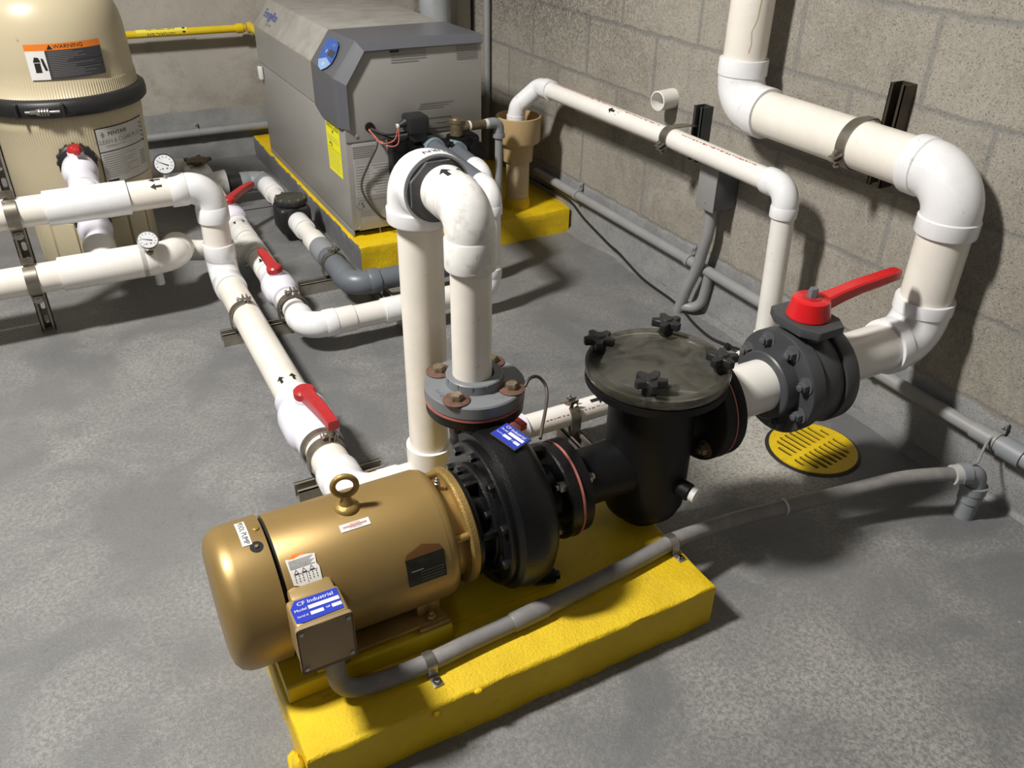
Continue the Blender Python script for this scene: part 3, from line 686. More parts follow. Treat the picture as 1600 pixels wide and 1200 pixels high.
lathe(bm, (1.703, 1.705, .012), (0, 1, 0), [(0, .0045), (.002, .011), (.006, .011), (.008, .006), (.011, .011), (.015, .011), (.017, .0045)], 16)
single('cable', bm, 'cable_black', 'black cable trailing down the block wall and along the floor', 'cable')

# tan drain funnel
F = thing('drain_funnel', (1.6, 2.92, .1), 'tan plastic drain funnel standing on the yellow plinth by the wall', 'drain funnel')
FC = (1.592, 2.905)
bm = B(); lathe(bm, (*FC, .29), Z, [(0, .049), (0, .058), (.055, .060), (.062, .062), (.075, .083), (.082, .087), (.172, .088), (.174, .086), (.174, .082), (.085, .080), (.070, .052), (.060, .050), (.0, .048)], 56, cap=False); obj('bowl', bm, 'tan_pvc', F)
bm = B(); lathe(bm, (*FC, .1), Z, [(0, .046), (.235, .046)], 40); obj('pipe', bm, 'tan_pipe', F, 'cream stained pipe')
bm = B(); lathe(bm, (*FC, .098), Z, [(0, .056), (.02, .052), (.045, .0485)], 40); obj('paint_collar', bm, 'yellow_paint', F, 'yellow painted cement collar')

# copper drain pipe of the heater relief valve
D = thing('relief_drain', (1.46, 2.79, .1), 'thin grey drain pipe dropping beside the heater corner', 'pipe')
bm = B(); lathe(bm, (1.325, 2.80, .478), X, [(0, .012), (.01, .013), (.01, .0165), (.07, .0165), (.07, .011), (.085, .011)], 20); obj('nipple', bm, 'copper_dirty', D, 'brown brass nipple')
bm = B(); lathe(bm, (1.326, 2.80, .478), X, [(0, .0185), (.008, .0185)], 20); obj('thread_tape', bm, 'teflon', D)
bm = B(); lathe(bm, (1.394, 2.80, .478), X, [(0, .0175), (.012, .0175)], 20); obj('thread_tape', bm, 'teflon', D)
bm = B(); sweep(bm, fillet([(1.405, 2.80, .478), (1.452, 2.80, .478), (1.452, 2.80, .432)], .024), .0195, 24); lathe(bm, (1.452, 2.80, .437), -Z, [(0, .018), (0, .023), (.014, .023), (.014, .014)], 24); obj('elbow', bm, 'pvc_grey_light', D)
pipe(D, (1.452, 2.80, .43), (1.452, 2.80, .1), .0145, 'conduit_grey')

# two heater connection pipes (grey tails, white elbows, risers) -------------------------------------
def heater_leg(tx, z, ey, rx, zb, label, r=r2):
    t = thing('heater_riser', (rx, ey, 0), label, 'pipe')
    pipe(t, (tx, 2.79, z), (rx, ey+.06, z), r, 'pvc_grey', 'tail_pipe', 'grey tail pipe')
    bm = B(); lathe(bm, (tx, 2.80, z), -Y, [(0, r*1.25), (.02, r*1.28), (.03, r*1.15), (.035, r*1.3), (.05, r*1.25), (.05, r)], 32); obj('union_nut', bm, 'union_teal', t, 'pale blue-grey union nut')
    _, L = elbow(t, (rx, ey, z), Y, -Z, r)
    return t, L

# line A: white return from the heater along the floor with two red-handled valves
zl = .09
LA, Lr = heater_leg(1.175, .425, 2.28, 1.157, zl, 'white heater riser nearer the camera, joined to the floor line with two red valves')
pipe(LA, (1.157, 2.28, .40), (1.157, 2.28, .15), r2, 'pvc_white_pipe')
elbow(LA, (1.157, 2.28, zl), Z, -X, r2)
pipe(LA, (1.10, 2.28, zl), (.56, 2.28, zl), .0365, 'pvc_white_pipe')
coupling(LA, (.60, 2.28, zl), (.68, 2.28, zl), .0365, 'pvc_white_pipe', k=1.1)
coupling(LA, (.775, 2.28, zl), (.875, 2.28, zl), .0365, 'pvc_fitting', k=1.12)
elbow(LA, (.53, 2.28, zl), X, Y, .0365)
pipe(LA, (.53, 2.40, zl), (.53, 3.62, zl), .0365, 'pvc_white_pipe')
v_ = ball_valve(LA, (.53, 2.585, zl), Y, (-.12, 0, 1), .0365, .09, (-.06, 1, .05), .135)
coupling(LA, (.53, 2.72, zl), (.53, 2.85, zl), .0365, 'pvc_white_pipe', k=1.14)
tee(LA, (.53, 2.93, zl), Y, -X, .075, .07, .0365, mt='pvc_dirty', k=1.2)
coupling(LA, (.53, 3.04, zl), (.53, 3.17, zl), .0365, 'pvc_dirty', k=1.2)
ball_valve(LA, (.53, 3.30, zl), Y, (0, 0, 1), .0365, .09, (1.1, 1, .08), .16)
mpv = on_cyl((.53, 0, zl), Y, (-.25, 0, 1), .0365*1.21)
arrows(LA, mpv, [(3.135, .008, 1), (3.135, -.024, 1)], .024)
arrows(LA, on_cyl((.53, 0, zl), Y, (-.45, 0, 1), .0365*1.15), [(2.75, .0, -1)], .028)

# line B: check-valve line, grey at the near end
LB, _ = heater_leg(1.262, .402, 2.505, 1.242, zl, 'white heater riser joined to the grey floor line with the black check valve')
pipe(LB, (1.242, 2.505, .38), (1.242, 2.505, .15), r2, 'pvc_white_pipe')
elbow(LB, (1.242, 2.505, zl), Z, -X, r2, 'pvc_grey')
pipe(LB, (1.19, 2.505, zl), (.80, 2.505, zl), .0365, 'pvc_grey')
elbow(LB, (.752, 2.505, zl), X, Y, .0365, 'pvc_grey')
pipe(LB, (.752, 2.60, zl), (.752, 2.80, zl), .0365*1.08, 'pvc_grey')
coupling(LB, (.752, 2.755, zl), (.752, 2.86, zl), .0365, 'pvc_grey_light', k=1.16)
pipe(LB, (.752, 2.80, zl), (.752, 3.72, zl), .0335, 'pvc_white_pipe')
coupling(LB, (.752, 2.86, zl), (.752, 2.95, zl), .0335, 'pvc_white_pipe', k=1.2)
coupling(LB, (.752, 3.05, zl), (.752, 3.155, zl), .0335, k=1.22)
CV = (.752, 3.225, zl)
bm = B(); box(bm, (CV[0], CV[1], CV[2]-.004), (.125, .13, .108), .018, seg=3); lathe(bm, (CV[0], CV[1]-.085, CV[2]), Y, [(0, .045), (.17, .045)], 36)
lathe(bm, CV, Z, [(.0, .058), (.055, .060), (.056, .066), (.066, .066)], 12); cvo = obj('check_valve', bm, 'rubber_black', LB, 'black check valve body')
bm = B(); lathe(bm, (CV[0], CV[1], CV[2]+.066), Z, [(0, .062), (.008, .062), (.010, .058), (.010, .0)], 36)
for k in range(10): lathe(bm, (CV[0]+.056*math.cos(k*PI/5), CV[1]+.056*math.sin(k*PI/5), CV[2]+.075), Z, [(0, .0055), (.005, .0055)], 10, mi=1)
obj('cover', bm, ['strainer_inside', 'steel'], cvo, 'smoky clear cover with small screws')
coupling(LB, (.752, 3.31, zl), (.752, 3.42, zl), .0335, 'pvc_white_pipe', k=1.12)
coupling(LB, (.752, 3.50, zl), (.752, 3.62, zl), .0335, k=1.24)
elbow(LB, (.752, 3.71, zl), -Y, -X, .0365, 'pvc_grey_light', k=1.2)
coupling(LB, (.60, 3.71, zl), (.66, 3.71, zl), .0365, 'rubber_black', k=1.18)

# diverter valve in the back with its knob
DV = thing('diverter_valve', (.52, 3.78, 0), 'dirty white three-way diverter valve by the back wall, beside the filter', 'valve')
bm = B(); box(bm, (.50, 3.76, .112), (.11, .12, .12), .03, seg=3); lathe(bm, (.44, 3.71, .098), X, [(0, .04), (.16, .056), (.162, .045)], 36); lathe(bm, (.53, 3.58, .09), Y, [(0, .036), (.14, .046)], 30)
obj('body', bm, 'pvc_dirty', DV)
bm = B(); lathe(bm, (.505, 3.77, .165), Z, [(0, .022), (.02, .022), (.02, .048), (.030, .050), (.034, .040), (.038, .012)], 6)
for k in range(5): box(bm, (.505+.05*math.cos(k*1.257), 3.77+.05*math.sin(k*1.257), .192), (.018, .018, .014), .003)
obj('knob', bm, 'copper_dirty', DV, 'dark stained knob')
elbow(DV, (.42, 3.90, .13), X*.7-Y*.7, -X, .040, 'pvc_dirty', k=1.15)
pipe(DV, (.38, 3.90, .13), (.20, 3.90, .13), .042, 'pvc_dirty')
decal('flow_mark', DV, on_plane((.50, 3.699, .10), X, V((0, .45, 1))), [('rect', -.03, .035, -.018, .045, 'ink', 1), ('rect', .0, .045, .012, .053, 'ink', 1)])

# clamps and strut pieces on the floor
strut((.305, 2.455, 0), (.60, 2.455, 0), Z, 'short steel strut on the floor under the upper clamps of the two white lines')
strut((.622, 2.70, 0), (.80, 2.70, 0), Z, 'short steel strut on the floor under the grey elbow line')
strut((.30, 1.605, 0), (.515, 1.605, 0), Z, 'short steel strut on the floor beside the gold motor')
strut((1.0, 1.38, 0), (1.0, 1.60, 0), Z, 'short steel strut on the floor behind the black strainer')
strut((.60, 3.52, 0), (.80, 3.52, 0), Z, 'grey painted strut on the floor beyond the farther red floor valve', mt='conduit_grey')
strut((.86, 2.22, 0), (.86, 2.60, 0), Z, 'steel strut on the floor seen between the two tall pump pipes')
clamp((.385, 2.44, zl), Y, r3, (0.10, 0, 1), -Z, 'steel clamp on the long cream pipe above the floor valve')
clamp((.53, 2.43, zl), Y, .0365*1.17, (.1, 0, 1), -Z, 'steel clamp on the two-valve white line just below its nearer red valve')
clamp((.752, 2.70, zl), Y, .0365*1.09, (.15, 0, 1), -Z, 'steel clamp on the grey pipe near the plinth corner')
clamp((.388, 1.625, zl), Y, r3, (.25, 0, 1), -Z, 'steel clamp on the cream pipe between red valve and bottom elbow')
clamp((.86, 2.28, zl), X, .0365*1.12, (0, -.1, 1), -Z, 'steel clamp on the floor line glimpsed behind the two tall pump pipes')

# ================================================================== RETURN LINE (cream 3 inch): riser, floor run, upper manifold
RL = thing('return_line', (.58, 1.44, 0), 'long cream pipe line from the RETURN elbow along the floor to the upper manifold', 'pipe line')
PX, PY = .576, 1.44; ZT = .80
BH = 1.357
elb, _ = elbow(RL, (PX+.003, PY, ZT), -Y, -Z, r3*1.28, sock=.030, k=1.15, Rk=.84)
pipe(RL, (PX, PY, .72), (PX, PY, .12), r3, 'pvc_pipe')
bm = B(); lathe(bm, (PX+.003, BH, ZT), -Y, [(-.03, .050), (0, .050), (0, .0585), (.014, .0585), (.016, .0455)], 8, hint=(.38, 0, .92)); lathe(bm, (PX+.003, BH, ZT), -Y, [(0, .054), (.002, .0598), (.006, .0598), (.007, .05)], 48)
obj('reducer_bushing', bm, 'bolt_grey', RL, 'dark grey reducer bushing', ang=25)
mp = on_cyl((PX+.003, 0, ZT), X, V((0, -.40, .92)), r3*1.47, 1)
mp2 = on_cyl((PX+.003, 0, ZT), -Y, V((.12, 0, 1)), r3*1.47, 1)
decal('return_lettering', elb, mp2, [('text', 'RETURN', -1.3715, 0.012, .0185, 'ink', 1, -PI/2, 1.12)], 'black lettering RETURN', base=.0006)
bm = B(); lathe(bm, (PX, PY, .05), Z, [(0, .048), (.0, .051), (.135, .0525), (.138, .0525), (.138, r3)], 48); lathe(bm, (PX, PY, zl), -X, [(0, .048), (.105, .048), (.105, r3)], 40); obj('base_elbow', bm, 'pvc_white_pipe', RL, 'white elbow at the riser foot')
X0 = .388
bm = B(); lathe(bm, (PX, PY, zl), -X, [(.09, r3*1.0), (.098, r3*1.14), (.16, r3*1.14)], 40); obj('coupling', bm, 'pvc_white_pipe', RL)
elbow(RL, (X0, PY, zl), X, Y, r3, k=1.16, sock=.05)
pipe(RL, (X0, 1.53, zl), (X0, 2.72, zl), r3, 'pvc_pipe')
ball_valve(RL, (X0, 1.785, zl), Y, (.02, 0, 1), r3, .115, (.09, -1, .0), .180, hr=.028)
bm = B(); lathe(bm, (X0, 1.662, zl), Y, [(-.006, r3), (-.006, r3*1.16), (.012, r3*1.16), (.012, r3)], 40); obj('collar', bm, 'clamp_steel', RL, 'grey collar ring')
arrows(RL, on_cyl((X0, 0, zl), Y, (-.15, 0, 1), r3), [(1.95, .014, 1), (1.95, -.020, 1)], .034)
YM = 2.765
elbow(RL, (X0, YM, zl), -Y, Z, r3, k=1.15, sock=.055)
pipe(RL, (X0, YM, .18), (X0, YM, .36), r3, 'pvc_pipe')
elbow(RL, (X0, YM, .405), -Z, -X, r3, k=1.16, sock=.052)
pipe(RL, (.30, YM-.005, .405), (-1.6, YM-.02, .405), r3, 'pvc_pipe')
tee(RL, (.035, YM-.006, .405), X, Y, .115, .10, r3, .040, mt='pvc_fitting')
arrows(RL, on_cyl((0, YM-.005, .405), X, V((0, -.42, .9)), r3), [(.232, .012, -1), (.232, -.016, -1)], .034)
bm = B(); lathe(bm, (.272, YM-.005, .45), Z, [(0, .010), (.018, .010), (.02, .006), (.035, .006)], 14); lathe(bm, (.272, YM+.0, .488), V((0, -.86, .5)), [(-.018, .026), (.0, .030), (.008, .032), (.008, .028)], 36); g = obj('pressure_gauge', bm, 'chrome', RL, 'round steel pressure gauge')
def gauge_face(parent, c, n, r, ang):
    n = V(n).normalized(); U = X; W = n.cross(U).normalized()*1; W = (Z-n*Z.dot(n)).normalized(); U = W.cross(n)
    mpf = on_plane(V(c), U, W); its = [('poly', [(r*math.cos(2*PI*k/32), r*math.sin(2*PI*k/32)) for k in range(32)], 'gauge_glass', 0)]
    for k in range(11):
        a = R(225-27*k); c1, s1 = math.cos(a), math.sin(a); its.append(('poly', [(c1*r*.68-s1*r*.025, s1*r*.68+c1*r*.025), (c1*r*.68+s1*r*.025, s1*r*.68-c1*r*.025), (c1*r*.88+s1*r*.025, s1*r*.88-c1*r*.025), (c1*r*.88-s1*r*.025, s1*r*.88+c1*r*.025)], 'ink', 1))
    a = R(ang); c1, s1 = math.cos(a), math.sin(a)
    its.append(('poly', [(-c1*r*.75-s1*r*.02, -s1*r*.75+c1*r*.02), (-c1*r*.75+s1*r*.02, -s1*r*.75-c1*r*.02), (c1*r*.45+s1*r*.07, s1*r*.45-c1*r*.07), (c1*r*.45-s1*r*.07, s1*r*.45+c1*r*.07)], 'ink', 2))
    its.append(('rect', -r*.35, -r*.55, -r*.2, -r*.42, 'ink', 1)); its.append(('rect', .1*r, -r*.55, .25*r, -r*.42, 'ink', 1))
    decal('gauge_dial', parent, mpf, its, 'white dial with a black needle')
nf = V((0, -.86, .5)); gauge_face(g, V((.272, YM, .488))+nf.normalized()*.0078, nf, .0285, -28)

# lower manifold
LM = thing('supply_line', (-.4, 2.74, .15), 'cream lower manifold pipe with a gauge, running under the upper one to the filter', 'pipe line')
ZM = .205; YL = 2.735
pipe(LM, (-1.6, YL-.01, ZM), (.14, YL, ZM), r3, 'pvc_pipe')
tee(LM, (.035, YL, ZM), X, V((0, .95, .3)).normalized(), .125, .11, r3, .040, mt='pvc_white_pipe')
elbow(LM, (.235, YL, ZM), -X, V((.35, .93, -.10)), r3, mt='pvc_white_pipe', k=1.17, sock=.05)
bm = B(); sweep(bm, fillet([(.262, 2.81, .197), (.30, 2.95, .13), (.53, 2.945, zl)], .05), .036, 28); obj('pipe', bm, 'pvc_white_pipe', LM)
bm = B(); lathe(bm, (.172, YL-.030, ZM+.028), V((0, -.5, .86)), [(0, .008), (.006, .010), (.02, .010), (.02, .006), (.04, .006)], 14); obj('gauge_stem', bm, 'brass', LM, 'brass gauge stem')
gp = V((.172, YL-.045, ZM+.078)); nf = V((.05, -.62, .78)).normalized()
bm = B(); lathe(bm, gp, nf, [(-.016, .026), (0, .030), (.006, .032), (.007, .028)], 36); g = obj('pressure_gauge', bm, 'chrome', LM, 'round steel pressure gauge'); gauge_face(g, gp+nf*.0066, nf, .0285, -20)
bm = B(); lathe(bm, (.19, 2.80, ZM-.03), V((0, .1, -1)), [(0, .012), (.09, .014)], 16); obj('drain_stub', bm, 'pvc_dirty', LM)

# vertical slotted strut with the two manifold clamps
strut((-.168, 2.835, 0), (-.168, 2.835, .66), -Y, 'upright slotted steel strut holding the two manifold pipes at the left edge', slots=True)
for (yy, zz, r_, lb) in ((YM-.013, .405, r3, 'steel clamp on the upper manifold pipe at the left edge'), (YL-.003, ZM, r3, 'steel clamp on the lower manifold pipe at the left edge')):
    t = thing('pipe_clamp', (-.168, yy, zz-r_), lb, 'pipe clamp')
    bm = B(); rs = []
    for i in range(19):
        th = R(-75+150*i/18); d = V((0, -math.cos(th), math.sin(th)))
        rs.append([V((-.185, yy, zz))+d*(r_+.0006), V((-.185, yy, zz))+d*(r_+.004), V((-.151, yy, zz))+d*(r_+.004), V((-.151, yy, zz))+d*(r_+.0006)])
    rings(bm, rs)
    for s in (1, -1): box(bm, (-.168, yy+.012, zz+s*(r_+.010)), (.034, .045, .004), .001); box(bm, (-.168, yy-.006, zz+s*(r_+.018)), (.034, .004, .020), .001)
    obj('strap', bm, 'clamp_steel', t)
    bm = B(); lathe(bm, (-.168, yy-.008, zz-r_-.020), -Y, [(0, .013), (.003, .012), (.004, .006), (.008, .006)], 20); obj('clamp_bolt', bm, 'steel', t)

# ================================================================== FILTER TANK
TX, TY = .054, 3.46
FT = thing('pool_filter', (TX, TY, 0), 'tall beige cartridge filter tank with a black band clamp', 'filter tank')
def tank(prof, n, zr0, zr1, amp=.0022):
    bm = B(); rs = []
    for z, r in prof:
        ring = []
        for i in range(n):
            a = 2*PI*i/n; rr = r
            if zr0 <= z <= zr1: rr = r + (amp if i % 4 < 2 else 0)
            ring.append(V((TX+rr*math.cos(a), TY+rr*math.sin(a), z)))
        rs.append(ring)
    rings(bm, rs); return bm
bm = tank([(.595, .256), (.612, .256), (.613, .253), (.655, .2515), (.657, .2515), (.70, .2505), (.80, .246), (.84, .240), (.875, .228), (.905, .208), (.93, .178), (.95, .135), (.962, .085), (.967, .04), (.968, .0005)], 720, .613, .655)
top = obj('tank_top', bm, 'filter_beige', FT, ang=60)
bm = tank([(.565, .254), (.558, .254), (.553, .250), (.552, .250), (.505, .2485), (.503, .249), (.40, .2455), (.30, .239), (.25, .2335), (.21, .224), (.18, .210), (.16, .194), (.148, .17), (.142, .13)], 720, .505, .552)
low = obj('tank_bottom', bm, 'filter_beige', FT, ang=60)
bm = B()
for k in range(14):
    a = 2*PI*k/14+.1
    box(bm, (TX+.189*math.cos(a), TY+.189*math.sin(a), .085), (.035, .0835, .17), .004, Matrix.Rotation(a, 3, 'Z'))
lathe(bm, (TX, TY, 0), Z, [(0, .202), (.165, .202)], 64)
obj('base', bm, 'filter_base', FT, 'ribbed beige base')
bm = B(); lathe(bm, (TX, TY, 0), Z, [(.555, .250), (.557, .268), (.566, .277), (.585, .2785), (.604, .276), (.612, .266), (.614, .250)], 96, cap=False)
band = obj('band_clamp', bm, 'rubber_black', FT, 'glossy black band clamp', ang=60)
a0 = R(-107)
bm = B()
for k in range(4):
    a = a0 + .028*k; lathe(bm, (TX+.290*math.cos(a), TY+.290*math.sin(a), .583), V((-math.sin(a), math.cos(a), 0)), [(0, .012), (.0045, .012)], 18)
a = a0 - .03; lathe(bm, (TX+.290*math.cos(a), TY+.290*math.sin(a), .583), V((-math.sin(a), math.cos(a), 0)), [(-.02, .006), (0, .006), (0, .010), (.012, .010)], 6)
sweep(bm, [V((TX+.290*math.cos(a0+k*.03), TY+.290*math.sin(a0+k*.03), .583)) for k in range(-5, 8)], .0045, 10)
obj('band_bolt', bm, 'steel', band, 'steel spring bolt')
bm = B()
for a in (R(-93), R(-122)): box(bm, (TX+.281*math.cos(a), TY+.281*math.sin(a), .584), (.024, .012, .045), .005, Matrix.Rotation(a, 3, 'Z'))
obj('band_lug', bm, 'rubber_black', band)
def tankmap(deg, z, r): return on_cyl((TX, TY, z), Z, V((math.cos(R(deg)), math.sin(R(deg)), 0)), r, 1)
# warning label: u is up the tank, w runs around it
mpt = tankmap(-82, .728, .2535)
def T(items, m0):  # labels are drawn with x to the right and y up, then mapped
    return items
mpl = lambda x, y, e: mpt(y, -x, e)
its = [('rect', -.117, .036, .117, .056, 'label_orange', 0), ('rect', -.117, -.052, -.060, .036, 'label_white', 0), ('rect', -.060, -.052, .117, .036, 'label_dark', 0),
       ('text', 'WARNING', .012, .046, .017, 'ink', 1, 0, 1.1), ('poly', [(-.052, .039), (-.034, .039), (-.043, .054)], 'ink', 1)]
its += [('rect', -.098, -.030, -.080, .0, 'ink', 1), ('poly', [(-.100, .002), (-.078, .002), (-.082, .016), (-.094, .018)], 'ink', 1), ('poly', [(-.076, .014), (-.069, .012), (-.062, -.024), (-.070, -.024), (-.074, -.006)], 'ink', 1)]
rnd = random.Random(3)
for k in range(15):
    y0 = .030-.0053*k; its.append(('rect', -.053, y0, -.053+rnd.uniform(.05, .155), y0+.0014, 'ink_grey', 1))
for (a_, b_, c_, d_) in ((.02, .004, .108, .013), (.035, -.018, .11, -.008)): its.append(('rect', a_, b_, c_, d_, 'label_dark', 2))
decal('warning_label', top, mpl, its, 'orange, white and black warning label', base=.002)
def mpm(x, y, e):
    z = .405+y; P_ = [(.25, .2335), (.30, .239), (.40, .2455), (.503, .249), (.56, .25)]
    for (z0, r0), (z1_, r1) in zip(P_[:-1], P_[1:]):
        if z0 <= z <= z1_: rr = r0+(r1-r0)*(z-z0)/(z1_-z0)
    a = R(-50)+x/.2475; return V((TX+(rr+e)*math.cos(a), TY+(rr+e)*math.sin(a), z))
its = [('rect', -.110, -.100, .110, .098, 'ink', 0), ('rect', -.107, -.097, .107, .095, 'label_silver', 1), ('rect', -.107, .014, .107, .017, 'ink', 2),
       ('text', 'PENTAIR', -.030, .074, .018, 'ink', 2, 0, 1.1), ('poly', [(-.094, .074), (-.087, .086), (-.080, .074), (-.087, .062)], 'ink_grey', 2), ('text', 'CLEAN & CLEAR PLUS', -.022, .049, .021, 'ink_grey', 2, 0, .92), ('text', 'CARTRIDGE FILTER', -.045, .033, .009, 'ink_grey', 2, 0)]
for k in range(11): its.append(('rect', -.10, .004-.0078*k, .01+.03*math.sin(k*2.3), .0055-.0078*k, 'ink_grey', 2))
for k in range(6): its.append(('rect', .058, -.02-.009*k, .092, -.016-.009*k, 'ink_grey', 2))
for k in range(5): its += [('poly', [(.082, .085-.015*k), (.092, .078-.015*k), (.086, .074-.015*k)], 'ink', 2), ('poly', [(.102, .080-.015*k), (.094, .073-.015*k), (.100, .068-.015*k)], 'ink', 2)]
its.append(('rect', -.10, -.092, -.06, -.084, 'ink', 2))
decal('model_label', low, mpm, its, 'silver model label', base=.0025)
# ports with black collars and white union valves
for (pz, lab) in ((.405, 'upper'), (.205, 'lower')):
    yb = TY-.235
    bm = B(); prf = [(0, .05), (0, .060), (.028, .060), (.034, .054), (.034, .035)]
    lathe(bm, (.042, yb-.0, pz), -Y, prf, 48)
    for k in range(16): a = 2*PI*k/16; box(bm, (.042+.060*math.cos(a), yb-.014, pz+.060*math.sin(a)), (.008, .028, .008), .002, Matrix.Rotation(-a, 3, 'Y'))
    obj('port_collar', bm, 'rubber_black', FT, 'black threaded collar')
    v = thing('union_valve', (.04, 3.02, pz-.05), 'white union valve with a red cap on the %s port of the filter' % lab, 'valve')
    bm = B(); lathe(bm, (.041, yb-.03, pz), -Y, [(0, .034), (.04, .040), (.07, .052), (.115, .056), (.16, .052), (.19, .040), (.25, .040), (.25, .047), (.33, .047)], 44); lathe(bm, (.041, 3.09, pz), V((0, 0, 1)), [(0, .025), (.066, .025)], 24); obj('body', bm, 'valve_white', v)
    bm = B(); lathe(bm, (.041, 3.09, pz+.064), Z, [(0, .023), (.012, .024), (.022, .018), (.024, .0)], 20); box(bm, (.045, 3.07, pz+.078), (.022, .075, .020), .006); obj('handle', bm, 'red_handle', v, 'red handle')
#@@PART3
# ================================================================== PUMP PLINTH AND STEEL BASE
rough_slab('pump_plinth', [(.112, .857), (.932, .857), (.938, 1.28), (.108, 1.28)], 0, .1, 'yellow_paint',
           'yellow painted concrete plinth under the gold motor and black pump', 'plinth', jit=.0025, ch=.006,
           lumps=((.103, .885, .045, (.012, .022, .04)), (.106, .875, .02, (.014, .02, .03)), (.100, .91, .02, (.012, .022, .022)), (.103, .935, .006, (.012, .02, .012)), (.33, .853, .085, (.007, .005, .006)), (.41, .856, .095, (.008, .006, .005))))
AY, AZ = 1.10, .252
SB = thing('mounting_base', (.27, 1.1, .1), 'folded yellow steel base plate bolted under the gold motor', 'mounting base')
bm = B(); w0, w1 = .972, 1.225
prism(bm, [(w0+.004, .1), (w0, .104), (w0, .137), (w0+.004, .141), (w1-.004, .141), (w1, .137), (w1, .104), (w1-.004, .1)], (.117, 0, 0), Y, Z, X, .300, bev=.0015)
obj('channel', bm, 'yellow_steel', SB)
bm = B(); box(bm, (.53, 1.10, .1035), (.24, .19, .007), .002); obj('base_rail', bm, 'yellow_steel', SB)

# ================================================================== ELECTRIC MOTOR
MO = thing('electric_motor', (.28, AY, .141), 'gold painted electric motor with eye bolt and junction box on the near yellow plinth', 'motor')
bm = B(); lathe(bm, (0, AY, AZ), X, [(.150, .112), (.150, .1195), (.152, .1205), (.425, .1205), (.427, .1180)], 96)
body = obj('housing', bm, 'gold', MO)
bm = B(); lathe(bm, (0, AY, AZ), X, [(.048, .0), (.048, .055), (.0485, .088), (.052, .104), (.060, .1155), (.072, .1215), (.085, .1235), (.142, .1240), (.1425, .1210), (.120, .1190)], 96, cap=False)
cowl = obj('fan_cowl', bm, 'gold', MO, 'rounded gold fan cowl')
bm = B(); lathe(bm, (0, AY, AZ), X, [(.120, .1150), (.152, .1150)], 64); obj('seam', bm, 'dark_void', MO)
bm = B(); lathe(bm, (0, AY, AZ), X, [(.420, .119), (.4275, .1200), (.438, .1165), (.442, .113), (.446, .096), (.472, .090)], 80)
eb = obj('end_bracket', bm, 'gold', MO)
bm = B(); lathe(bm, (0, AY, AZ), X, [(.466, .085), (.468, .106), (.472, .110), (.483, .110), (.487, .105), (.487, .070)], 80)
for k in range(4):
    a = R(-28+90*k); lathe(bm, (.436, AY+.101*math.cos(a), AZ+.101*math.sin(a)), X, [(0, .007), (.036, .007)], 16)
obj('mounting_flange', bm, 'gold_cast', MO, 'rough cast gold flange')
lathe_p = V((.450, AY+.0, AZ+.108)); bm = B(); lathe(bm, lathe_p, Z, [(-.010, .006), (.0, .006), (.001, .004), (.006, .0045), (.007, .002), (.011, .003), (.012, .001)], 12); obj('grease_fitting', bm, 'steel', MO)
# eye bolt
EB = V((.283, AY-.004, AZ+.1200)); bm = B()
lathe(bm, EB, Z, [(-.004, .022), (.001, .022), (.006, .019), (.009, .0125), (.013, .011), (.022, .0075), (.026, .007)], 32)
ea = V((.94, -.20, 0)).normalized(); cen = EB + Z*.045
sweep(bm, [cen + (ea*math.cos(2*PI*k/40) + Z*math.sin(2*PI*k/40))*.0195 for k in range(40)], .0052, 16, closed=True)
obj('eye_bolt', bm, 'gold_cast', MO, 'ring-shaped lifting eye bolt')
# small plugs on the cowl
def radial(xx, deg): return V((xx, AY+math.cos(R(deg))*.1238, AZ+math.sin(R(deg))*.1238)), V((0, math.cos(R(deg)), math.sin(R(deg))))
p, n = radial(.1245, 104.8); bm = B(); lathe(bm, p, n, [(-.001, .0105), (.0006, .0105), (.0007, .008), (.0008, .0)], 28, mi=0); lathe(bm, p, n, [(.0005, .0035), (.003, .003)], 14, mi=1); obj('drain_plug', bm, ['dark_void', 'brass'], cowl, 'black plug hole')
p, n = radial(.133, 87); bm = B(); lathe(bm, p, n, [(-.001, .0055), (.002, .0055), (.003, .003)], 20); obj('cowl_screw', bm, 'gold_cast', cowl)
mp = on_cyl((0, AY, AZ), X, V((0, 0, 1)), .1242, -1)   # w grows towards the camera side (-Y)
def wdeg(d): return R(d)*.1242
def chk(): pass
# POOL PUMP strip: runs around the cowl
a_t, a_b = (71.4-90), (100.5-90)
def strip_map(u, w_, e):
    d = w_/.1242; return V((u, AY-math.sin(d)*(.1242+e), AZ+math.cos(d)*(.1242+e)))
def strip_dn(u, w_, e): return strip_map(u, -w_, e)
bmx = [('rect', .1045, -wdeg(11.5), .1200, wdeg(19), 'label_white', 0)]
decal('name_strip', cowl, strip_dn, bmx + [('text', 'POOL PUMP', .11225, wdeg(3.8), .0128, 'ink', 1, -PI/2, .88)], 'white strip lettered POOL PUMP')
def body_map(rad=.1209, lean=0):
    # u along motor axis, v measured downwards on the camera side from the top, in metres of arc; y up in label space = -v
    def f(u, y, e):
        d = -y/rad; return V((u, AY-math.sin(d)*(rad+e), AZ+math.cos(d)*(rad+e)))
    return f
def arc(deg): return -R(deg-90)*.1209   # atan2 angle (deg) in the Y-Z plane -> label y
bmp_ = body_map()
its = [('rect', .257, arc(115), .308, arc(108.5), 'label_white', 0), ('text', 'CAUTION', .283, arc(110), .004, 'ink_red', 1, 0), ('text', 'ATTENTION', .283, arc(113.3), .0038, 'ink_red', 1, 0)]
for k in range(2): its.append(('rect', .262, arc(111.3+.9*k), .303, arc(111.0+.9*k), 'ink_red', 1))
decal('caution_sticker', body, bmp_, its, 'small white sticker with red print')
